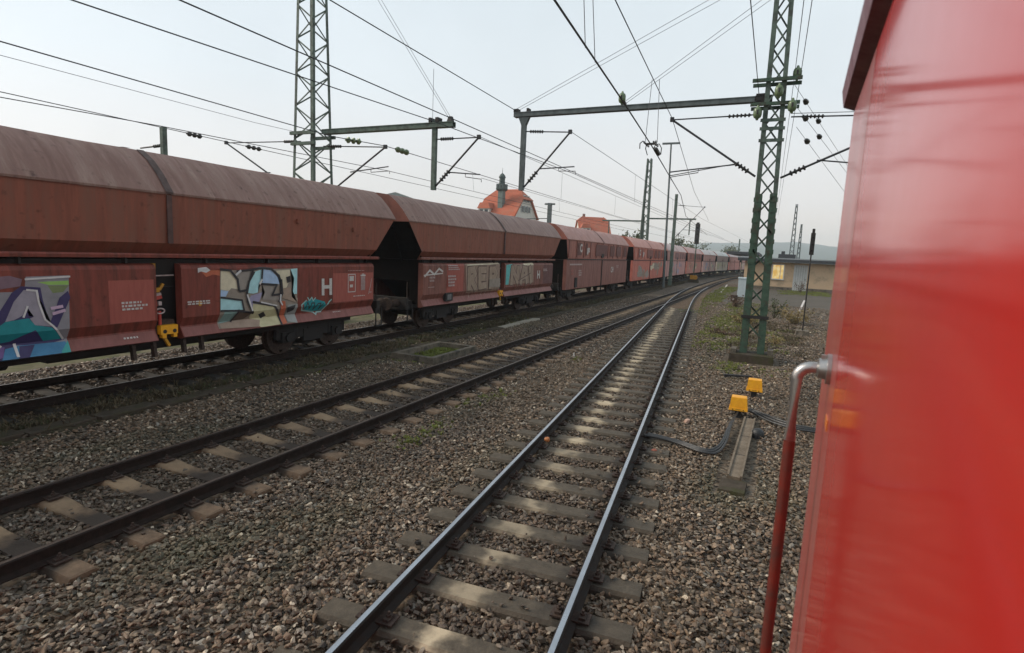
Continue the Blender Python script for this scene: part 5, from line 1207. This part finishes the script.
mb.box(0, .3, 0, .3, 9, BH); mb.box(BW - .3, .3, 0, BW, 9, BH); mb.box(.3, 8.7, 0, BW - .3, 9, BH)
mb.build('wall', wall_m, root)
mb = MB(); mb.box(-.04, -.05, 0, 5.39, -.002, .35); mb.box(6.86, -.05, 0, BW + .04, -.002, .35); mb.build('plinth', concrete, root)
mb = MB(); mb.box(-.8, -1.0, BH + .02, BW + .8, 9.8, BH + .42); mb.build('roof', fascia_m, root)
mb = MB(); mb.box(-.75, -.95, BH + .42, BW + .75, 9.75, BH + .47); mb.build('roof_felt', roof_felt, root)
mb = MB(); mb.box(-.83, -1.03, BH + .36, BW + .83, -1.001, BH + .5); mb.build('gutter', mat('zinc_gutter', (.36, .38, .39), (.28, .3, .31), 6, (.4, .6), .4, 0), root)
# canopy post and window
lit = bpy.data.materials.new('lit_window_pane'); lit.use_nodes = True
b_ = lit.node_tree.nodes['Principled BSDF']; b_.inputs['Base Color'].default_value = (.55, .40, .12, 1); b_.inputs['Roughness'].default_value = .15
n_ = lit.node_tree.nodes.new('ShaderNodeTexNoise'); n_.inputs['Scale'].default_value = 2.2; r_ = lit.node_tree.nodes.new('ShaderNodeValToRGB'); r_.color_ramp.elements[0].color = (.75, .42, .10, 1); r_.color_ramp.elements[1].color = (.95, .78, .42, 1); r_.color_ramp.elements[0].position = .4; r_.color_ramp.elements[1].position = .6
tc_ = lit.node_tree.nodes.new('ShaderNodeTexCoord'); lit.node_tree.links.new(tc_.outputs['Object'], n_.inputs['Vector'])
lit.node_tree.links.new(n_.outputs[0], r_.inputs[0]); lit.node_tree.links.new(r_.outputs[0], b_.inputs['Emission Color']); b_.inputs['Emission Strength'].default_value = .27
frame_m = mat('white_window_frame', (.72, .70, .66), (.66, .64, .6), 8, (.5, .7), 0, 0)
mb = MB(); mb.box(3.05, -.03, z0w, 4.4, .06, z0w + .1); mb.box(3.05, -.03, z1w - .1, 4.4, .06, z1w); mb.box(3.05, -.03, z0w + .1, 3.15, .06, z1w - .1); mb.box(4.3, -.03, z0w + .1, 4.4, .06, z1w - .1); mb.box(3.93, -.02, z0w + .1, 4.0, .05, z1w - .1)
wf = mb.build('window', frame_m, root); mb = MB(); mb.box(3.15, .065, z0w + .1, 4.3, .09, z1w - .1); mb.build('pane', lit, wf)
mb = MB(); mb.box(2.95, -.14, z0w - .08, 4.5, -.001, z0w - .003); mb.build('sill', concrete_pale, wf)
door_m = mat('pale_grey_door', (.55, .55, .52), (.47, .47, .45), 3, (.5, .7), 0, .05)
mb = MB(); mb.box(5.402, -.02, .02, 6.848, .06, z1w - .002); dr = mb.build('door', door_m, root)
for k in range(1, 6): mb = MB(); mb.box(5.40 + k * .24, -.032, .1, 5.42 + k * .24, -.0205, z1w - .1); mb.build('plank_joint', concrete, dr)
mb = MB(); mb.tube([(6.6, -.1, 1.35), (6.75, -.1, 1.35)], .03, 6); mb.build('handle', dark_iron, dr)
for k, x in enumerate(()):
    mb = MB(); mb.box(x, -.035, 1.3, x + 1.1, -.0015, 2.7); o = mb.build('window', frame_m, root); mb = MB(); mb.box(x + .1, -.05, 1.4, x + 1.0, -.036, 2.6); mb.build('pane', lamp_off, o)
mb = MB(); mb.box(3.6, 2.2, BH + .475, 5.5, 3.2, BH + 1.0); mb.box(3.9, 2.5, BH + 1.001, 4.3, 2.9, BH + 1.35); mb.build('roof_unit', fascia_m, root)
for x in (-.5,):
    mb = MB(); mb.tube([(x, 2, 0), (x, 2, BH + .02)], .06, 8); mb.build('canopy_post', galv, root)
root = empty('platform_canopy', (-4.6, 108, GZ), 'dark flat canopy roof on posts past the left corner of the building', 'canopy')
mb = MB(); mb.box(-2.4, -6, 4.3, 2.6, 30, 4.75); mb.build('roof', fascia_m, root)
for y in (-4, 8, 20):
    mb = MB(); mb.tube([(1.8, y, 0), (1.8, y, 4.29)], .1, 8); mb.build('post', galv, root)
root = empty('cabinet', (-2.02, 52, GZ), 'pale blue grey electrical cabinet left of the building corner', 'cabinet'); cab = mat('pale_blue_grey_enamel', (.50, .56, .58), (.43, .49, .51), 4, (.4, .6), 0, .03)
mb = MB(); mb.box(-.40, 0, .12, .40, .5, 1.72); mb.build('body', cab, root)
mb = MB(); mb.frustum(0, .25, 1.7205, 1.82, .92, .62, .86, .55); mb.build('lid', cab, root)
mb = MB(); mb.box(-.42, -.02, 0, .42, .52, .119); mb.build('plinth', concrete, root)
for sx in (-1, 1): mb = MB(); mb.box(sx * .2 - .19, -.012, .16, sx * .2 + .19, -.0005, 1.68); mb.build('door', cab, root)
root = empty('cabinet', (-2.15, 42.5, GZ), 'small dark switch box on a stake beside the withered shrub', 'switch box')
mb = MB(); mb.box(-.22, -.12, .35, .22, .15, .8); mb.build('body', rust_iron, root); mb = MB(); mb.tube([(0, 0, 0), (0, 0, .349)], .05, 6); mb.build('stake', rust_iron, root)
mb = MB(); mb.box(-.12, -.135, .45, .0, -.121, .6); mb.build('plate', white_p, root)

tile_m = mat('orange_roof_tiles', (.50, .135, .068), (.42, .11, .055), 3, (.75, .9), 0, .3, 8, c3=(.40, .14, .08), c3s=.6)
plaster = mat('white_plaster', (.66, .63, .57), (.58, .55, .5), 2, (.8, .95), 0, .05)
pane_dark = mat('dark_window_glass', (.035, .04, .045), (.02, .025, .03), 3, (.08, .2), 0, 0)
copper = mat('dark_green_copper', (.075, .105, .095), (.05, .07, .065), 5, (.6, .8), .2, .1)
timber_m = mat('grey_green_shutter', (.16, .19, .17), (.12, .15, .14), 5, (.6, .8), 0, 0)
def tile_rows(root, a, b, c, d, n=16):
    """courses of tiles on one roof slope: a-b eaves, d-c ridge"""
    a, b, c, d = map(Vector, (a, b, c, d)); nrm = (b - a).cross(d - a).normalized()
    if nrm.z < 0: nrm = -nrm
    mb = MB()
    for k in range(n):
        u0, u1 = k / n, (k + 1.12) / n; u1 = min(u1, 1)
        p, q, r, s_ = a.lerp(d, u0), b.lerp(c, u0), b.lerp(c, u1), a.lerp(d, u1)
        mb.add([p + nrm * .10, q + nrm * .10, r + nrm * .03, s_ + nrm * .03, p + nrm * .01, q + nrm * .01], [(0, 1, 2, 3), (4, 5, 1, 0)])
    o = mb.build('tile_courses', tile_m, root, fix=False); o['kind'] = 'stuff'; return o
def house(name, x, y, rz, W_, D_, He, Hr, label, hip=.35, tower=False, rows_=(2, 3)):
    """W_: length along the ridge (local x); D_: depth; gable with half hip at +x end"""
    root = empty(name, (x, y, GZ), label, 'house', 'orange-roofed houses', rz)
    mb = MB(); mb.box(-W_ / 2, -D_ / 2, 0, W_ / 2, D_ / 2, He); 
    zc = He + (Hr - He) * (1 - hip); yc = D_ / 2 * hip
    for sx in (-1, 1):
        X = sx * W_ / 2; mb.add([(X, -D_ / 2, He), (X, D_ / 2, He), (X, yc, zc), (X, -yc, zc)], [(0, 1, 2, 3)])
    mb.build('wall', plaster, root)
    e = .45; hl = D_ / 2 * hip * .9
    A, B, C_, D2 = (-W_ / 2 - e, -D_ / 2 - e, He - .35), (W_ / 2 + e, -D_ / 2 - e, He - .35), (W_ / 2 - hl, 0, Hr), (-W_ / 2 + hl, 0, Hr)
    P1, P2 = (W_ / 2 + e, -yc - .1, zc), (W_ / 2 + e, yc + .1, zc); Q1, Q2 = (-W_ / 2 - e, -yc - .1, zc), (-W_ / 2 - e, yc + .1, zc)
    F, G = (W_ / 2 + e, D_ / 2 + e, He - .35), (-W_ / 2 - e, D_ / 2 + e, He - .35)
    mb = MB(); mb.add([A, B, P1, C_, D2, Q1], [(0, 1, 2, 3, 4, 5)]); mb.add([F, G, Q2, D2, C_, P2], [(0, 1, 2, 3, 4, 5)]); mb.add([P1, P2, C_], [(0, 1, 2)]); mb.add([Q2, Q1, D2], [(0, 1, 2)])
    rf = mb.build('roof', tile_m, root)
    md = rf.modifiers.new('thick', 'SOLIDIFY'); md.thickness = .22; md.offset = -1
    mid1 = Vector(A).lerp(Vector(Q1), 1); 
    tile_rows(rf, A, B, P1, Q1, 14); tile_rows(rf, Q1, P1, C_, D2, 8); tile_rows(rf, P1, P2, Vector(C_) + Vector((0, .01, 0)), Vector(C_) - Vector((0, .01, 0)), 8)
    # windows in the +x gable and on the long front
    for ri, (z, n_) in enumerate(((He - 2.3, 4), (He + .7, 3), (He + (Hr - He) * .40 + .6, 2))):
        for k in range(n_):
            yy = (k - (n_ - 1) / 2) * 1.35; X = W_ / 2
            mb = MB(); mb.box(X + .002, yy - .45, z, X + .07, yy + .45, z + 1.35); f_ = mb.build('window', frame_m, root); mb = MB(); mb.box(X + .071, yy - .36, z + .08, X + .085, yy + .36, z + 1.27); mb.build('pane', pane_dark, f_)
            mb = MB(); mb.box(X + .003, yy - .64, z - .02, X + .05, yy - .46, z + 1.37); mb.box(X + .003, yy + .46, z - .02, X + .05, yy + .64, z + 1.37); mb.build('shutter', timber_m, root)
    for k in range(5):
        xx = -W_ / 2 + W_ * (k + .5) / 5; mb = MB(); mb.box(xx - .5, -D_ / 2 - .07, He - 2.4, xx + .5, -D_ / 2 - .002, He - 1.0); f_ = mb.build('window', frame_m, root); mb = MB(); mb.box(xx - .4, -D_ / 2 - .085, He - 2.3, xx + .4, -D_ / 2 - .071, He - 1.1); mb.build('pane', pane_dark, f_)
    mb = MB(); mb.box(-W_ * .3 - .35, .6, Hr - 2.2, -W_ * .3 + .35, 1.3, Hr + .9); mb.build('chimney', mat('brick_chimney', (.28, .13, .09), (.2, .1, .07), 8, (.8, .9), 0, .2), rf)
    # dormer on the front slope
    mb = MB(); dz = He - .2; mb.box(-W_ * .32 - 1.3, -D_ / 2 - .3, dz - .1, -W_ * .32 + 1.3, -D_ / 2 + 2.6, dz + 1.5); dm = mb.build('dormer', plaster, root)
    mb = MB(); mb.add([(-W_ * .32 - 1.6, -D_ / 2 - .5, dz + 1.4), (-W_ * .32 + 1.6, -D_ / 2 - .5, dz + 1.4), (-W_ * .32 + 1.0, -D_ / 2 - .3, dz + 2.6), (-W_ * .32 - 1.0, -D_ / 2 - .3, dz + 2.6), (-W_ * .32 - 1.6, -D_ / 2 + 3, dz + 1.4), (-W_ * .32 + 1.6, -D_ / 2 + 3, dz + 1.4), (-W_ * .32 + 1.0, -D_ / 2 + 4, dz + 2.6), (-W_ * .32 - 1.0, -D_ / 2 + 4, dz + 2.6)], [(0, 1, 2, 3), (3, 2, 6, 7), (0, 3, 7, 4), (1, 5, 6, 2), (0, 4, 5, 1)]); mb.build('dormer_roof', tile_m, dm)
    for q in (-.6, .6): mb = MB(); mb.box(-W_ * .32 + q - .4, -D_ / 2 - .33, dz + .3, -W_ * .32 + q + .4, -D_ / 2 - .301, dz + 1.2); mb.build('dormer_pane', pane_dark, dm)
    return root
h1 = house('house', -51.4, 108.6, R(-6), 8.6, 9.4, 10.4, 15.9, 'steep orange-roofed house with white gable and a green turret, behind the second wagon', hip=.42)
root = h1
TX, TY = .3, -3.2
mb = MB(); mb.box(TX - .55, TY - .55, 9, TX + .55, TY + .55, 15.2); mb.build('turret_shaft', timber_m, root)
mb = MB(); mb.frustum(TX, TY, 15.201, 15.6, 1.3, 1.3, 1.9, 1.9); mb.box(TX - .85, TY - .85, 15.601, TX + .85, TY + .85, 16.6); mb.build('turret_gallery', copper, root)
mb = MB(); mb.disc_stack((TX, TY, 16.601), (0, 0, 1), [(0, .62), (1.2, .58), (1.25, .75), (1.5, .7), (1.9, .45), (2.15, .15), (2.2, .06), (3.2, .02)], 8); mb.build('turret_cupola', copper, root)
for sx in (-1, 1): mb = MB(); mb.box(TX + sx * .35 - .15, TY - .872, 15.8, TX + sx * .35 + .15, TY - .851, 16.35); mb.build('turret_opening', pane_dark, root)
house('house', -50.0, 165.5, R(24.4) + R(4), 8.6, 9, 9.6, 14.3, 'farther house with a plain orange roof rising over the third wagon', hip=.3)
root = empty('shed', (-57.8, 78.4, GZ), 'grey green shed roof peeping over the gap between the first two wagons', 'shed', None, R(34))
mb = MB(); mb.box(-2.6, -3, 0, 2.6, 8, 10.9); mb.build('wall', concrete_pale, root)
mb = MB(); mb.prism([(-2.9, 10.901), (2.9, 10.901), (0, 11.75), (-.01, 11.75)], -3.3, 8.3); mb  .build('roof', mat('pale_sheet_roof', (.30, .33, .31), (.24, .27, .255), 4, (.6, .8), 0, .05), root)

# a few trees far off behind the train
def tree(x, y, h, r, label, seed):
    rs = random.Random(seed); root = empty('tree', (x, y, GZ), label, 'tree', 'trees beyond the train')
    mb = MB(); mb.tube([(0, 0, -.1), (.1, 0, h * .35), (.05, .1, h * .7)], [.28, .2, .08], 7)
    tips = []
    for k in range(12):
        a = rs.uniform(0, 6.28); z0 = h * rs.uniform(.25, .6); e = Vector((r * .8 * math.cos(a) * rs.uniform(.5, 1), r * .8 * math.sin(a) * rs.uniform(.5, 1), z0 + h * rs.uniform(.12, .38))); mb.tube([(.08, .03, z0), tuple(e * .6 + Vector((0, 0, z0 * .35))), tuple(e)], [.09, .06, .03], 5); tips.append(e)
    mb.build('trunk', rust_iron, root)
    mb = MB()
    for k in range(900):
        t = rs.choice(tips); p = t + Vector((rs.gauss(0, r * .22), rs.gauss(0, r * .22), rs.gauss(0, h * .07))); d = Vector((rs.gauss(0, 1), rs.gauss(0, 1), rs.gauss(0, 1))).normalized(); e = d.cross(Vector((rs.gauss(0, 1), rs.gauss(0, 1), rs.gauss(0, 1)))).normalized(); l = .3 * rs.uniform(.6, 1.4)
        mb.add([p - d * l, p + e * l * .5, p + d * l, p - e * l * .5], [(0, 1, 2, 3)])
    mb.build('crown', green_leaf, root, fix=False)
for i, (x, y, h, r, lab) in enumerate(((-27, 118, 8.2, 2.6, 'grey green tree just right of the far lattice mast behind the wagons'), (-24, 165, 9, 3.4, 'dim tree behind the pink wagon, left of the thick catenary post'), (-22, 190, 9, 3.6, 'dim tree behind the red brown wagon near the track signal'), (-15, 240, 10, 4.4, 'distant tree rising over the last wagons'))): tree(x, y, h, r, lab, i + 3)

# ---------------------------------------------------------------- red railway car the photograph is taken from
CA = R(2.44); E_ = .12
cn = Vector((math.cos(CA), -math.sin(CA), 0))
root = empty('railcar', cn * E_, 'glossy red railway car filling the right edge, with a bent metal grab rail', 'railway car', None, -CA); CAR = root
def car_paint(name, c1, rough, dirt, coat=.75):
    m = bpy.data.materials.new(name); m.use_nodes = True; t = m.node_tree; L = t.links.new; b = t.nodes['Principled BSDF']; n = t.nodes.new
    co = n('ShaderNodeTexCoord'); no = n('ShaderNodeTexNoise'); no.inputs['Scale'].default_value = 3.5; no.inputs['Detail'].default_value = 8; no.inputs['Roughness'].default_value = .65; L(co.outputs['Object'], no.inputs['Vector'])
    rp = n('ShaderNodeValToRGB'); rp.color_ramp.elements[0].position = .35; rp.color_ramp.elements[1].position = .75; rp.color_ramp.elements[0].color = (*c1, 1); rp.color_ramp.elements[1].color = (*dirt, 1); L(no.outputs[0], rp.inputs[0]); L(rp.outputs[0], b.inputs['Base Color'])
    rr = n('ShaderNodeMapRange'); L(no.outputs[0], rr.inputs[0]); rr.inputs[1].default_value = .3; rr.inputs[2].default_value = .7; rr.inputs[3].default_value = rough; rr.inputs[4].default_value = rough + .10; L(rr.outputs[0], b.inputs['Roughness'])
    b.inputs['Specular IOR Level'].default_value = .3; b.inputs['Coat Weight'].default_value = coat; b.inputs['Coat Roughness'].default_value = .11
    n2 = n('ShaderNodeTexNoise'); n2.inputs['Scale'].default_value = 1.3; n2.inputs['Detail'].default_value = 2; L(co.outputs['Object'], n2.inputs['Vector'])
    bp = n('ShaderNodeBump'); bp.inputs['Strength'].default_value = .025; bp.inputs['Distance'].default_value = .02; L(n2.outputs[0], bp.inputs['Height']); L(bp.outputs[0], b.inputs['Normal']); L(bp.outputs[0], b.inputs['Coat Normal'])
    return m
red_car = car_paint('glossy_red_car_paint', (.50, .010, .004), .5, (.45, .012, .005))
red_post = car_paint('weathered_red_post_paint', (.40, .055, .045), .4, (.30, .10, .09), .45)
maroon = mat('maroon_gutter_paint', (.12, .006, .014), (.09, .005, .012), 9, (.35, .55), 0, .1, spec=.4)
maroon_roof = mat('maroon_roof_paint', (.22, .02, .025), (.17, .02, .022), 9, (.5, .7), 0, .1)
steel_tube = mat('brushed_handrail', (.50, .49, .47), (.36, .34, .33), 30, (.25, .42), .9, .08)
ZB, ZT_ = .42, 3.52
FY, GY, RY = 2.62, 1.80, -9.0
mb = MB()
mb.prism([(.0, ZB), (.012, ZB - .06), (.06, ZB - .06), (.06, ZT_), (.0, ZT_)], RY, GY - .006); mb.build('side_panel', red_car, root)
mb = MB(); mb.box(.012, GY - .0055, ZB - .05, .05, GY + .0055, ZT_); mb.build('panel_joint', black_rubber, root)
# corner post, rounded towards the end
mb = MB(); arc = [(.0, GY + .006)] + [(.09 - .09 * math.cos(a), FY - .09 + .09 * math.sin(a)) for a in np.linspace(0, math.pi / 2, 9)] + [(.13, FY), (.13, GY + .006)]
n = len(arc); mb.add([(x, y, ZB - .06) for x, y in arc] + [(x, y, ZT_) for x, y in arc], [(k, (k + 1) % n, n + (k + 1) % n, n + k) for k in range(n)] + [tuple(range(n)), tuple(range(2 * n - 1, n - 1, -1))])
mb.build('corner_post', red_post, root, smooth=40)
mb = MB(); mb.box(.131, FY - .03, ZB - .06, 2.85, FY - .001, ZT_ - .002); mb.build('end_wall', red_car, root)
mb = MB(); mb.box(2.80, RY, ZB - .06, 2.86, FY - .031, ZT_ - .002); mb.build('side_panel', red_car, root)
mb = MB(); mb.prism([(.02, ZT_ + .002), (.05, ZT_ + .16), (.3, ZT_ + .42), (.9, ZT_ + .6), (1.43, ZT_ + .64), (1.96, ZT_ + .6), (2.56, ZT_ + .42), (2.81, ZT_ + .16), (2.84, ZT_ + .002)], RY, FY - .02); mb.build('roof', maroon_roof, root, smooth=40)
mb = MB(); mb.prism([(-.035, ZT_ + .03), (.018, ZT_ + .01), (.03, ZT_ + .10), (-.02, ZT_ + .115), (-.045, ZT_ + .09)], RY, FY - .05); mb.build('gutter', maroon, root)
mb = MB(); mb.box(-.0, RY + .2, ZB - .32, .02, FY - .1, ZB - .065); mb.box(.1, RY + .3, ZB - .25, 2.7, FY - .15, ZB - .061); mb.build('underframe', dark_iron, root)
for y in (-7.6, -5.6, -.2, 1.7):
    for x in (.68, 2.18):
        o = link_obj('wheel', WHEEL, root, (x, y, .20), (0, 0, 0 if x > 1.4 else math.pi)); o.scale = (1, .95, .95); o.location.z = .18 + .02
# grab rail
GYr = 2.06
mb = MB(); pts = [(-.004, GYr, 2.615), (-.05, GYr, 2.615)] + [(-.05 - .045 * math.sin(a), GYr, 2.57 + .045 * math.cos(a)) for a in np.linspace(.2, math.pi / 2, 7)] + [(-.095, GYr, 2.36)]; up_ = list(pts); pts = [(-.095, GYr, 2.359), (-.095, GYr, 1.8), (-.095, GYr, 1.15)] + [(-.05 - .045 * math.cos(a), GYr, 1.15 - .045 * math.sin(a)) for a in np.linspace(.2, math.pi / 2, 6)] + [(-.004, GYr, 1.105)]
mb.tube(up_, .0185, 14); gr = mb.build('grab_rail', steel_tube, root, smooth=60); mb = MB(); mb.tube(pts, .0187, 14); mb.build('reflection_tinted_rail', mat('rail_reflection_red', (.17, .022, .014), (.07, .026, .02), 14, (.3, .5), 0, .1), gr, smooth=60)  # lower tube carries the car's red reflection in its own colour
for z in (2.615, 1.105):
    mb = MB(); mb.disc_stack((-.0005, GYr, z), (-1, 0, 0), [(0, .05), (.012, .05), (.0125, .036), (.035, .032), (.04, .02)], 16); mb.build('rail_flange', steel_tube, gr, smooth=40)
    mb = MB(); mb.box(-.03, GYr - .008, z + .028, -.012, GYr + .008, z + .045); mb.build('bolt', steel_tube, gr)
mb = MB(); mb.box(-.003, 1.90, 2.45, -.0006, 1.985, 2.485); mb.build('reflector', mat('orange_reflector', (.75, .22, .04), (.6, .16, .03), 20, (.2, .3), 0, .05), root)


# ---------------------------------------------------------------- the damp air
HAZE = True
if HAZE:
    hm = bpy.data.materials.new('damp_air'); hm.use_nodes = True; t = hm.node_tree; t.nodes.clear(); o_ = t.nodes.new('ShaderNodeOutputMaterial'); v_ = t.nodes.new('ShaderNodeVolumePrincipled')
    v_.inputs['Color'].default_value = (.84, .93, 1, 1); v_.inputs['Density'].default_value = .00042; v_.inputs['Anisotropy'].default_value = .2; t.links.new(v_.outputs[0], o_.inputs['Volume'])
    mb = MB(); mb.box(-3300, -3300, -6, 3300, 3300, 140); hz = mb.build('haze', hm); hz['kind'] = 'stuff'
    sc.cycles.volume_bounces = 1
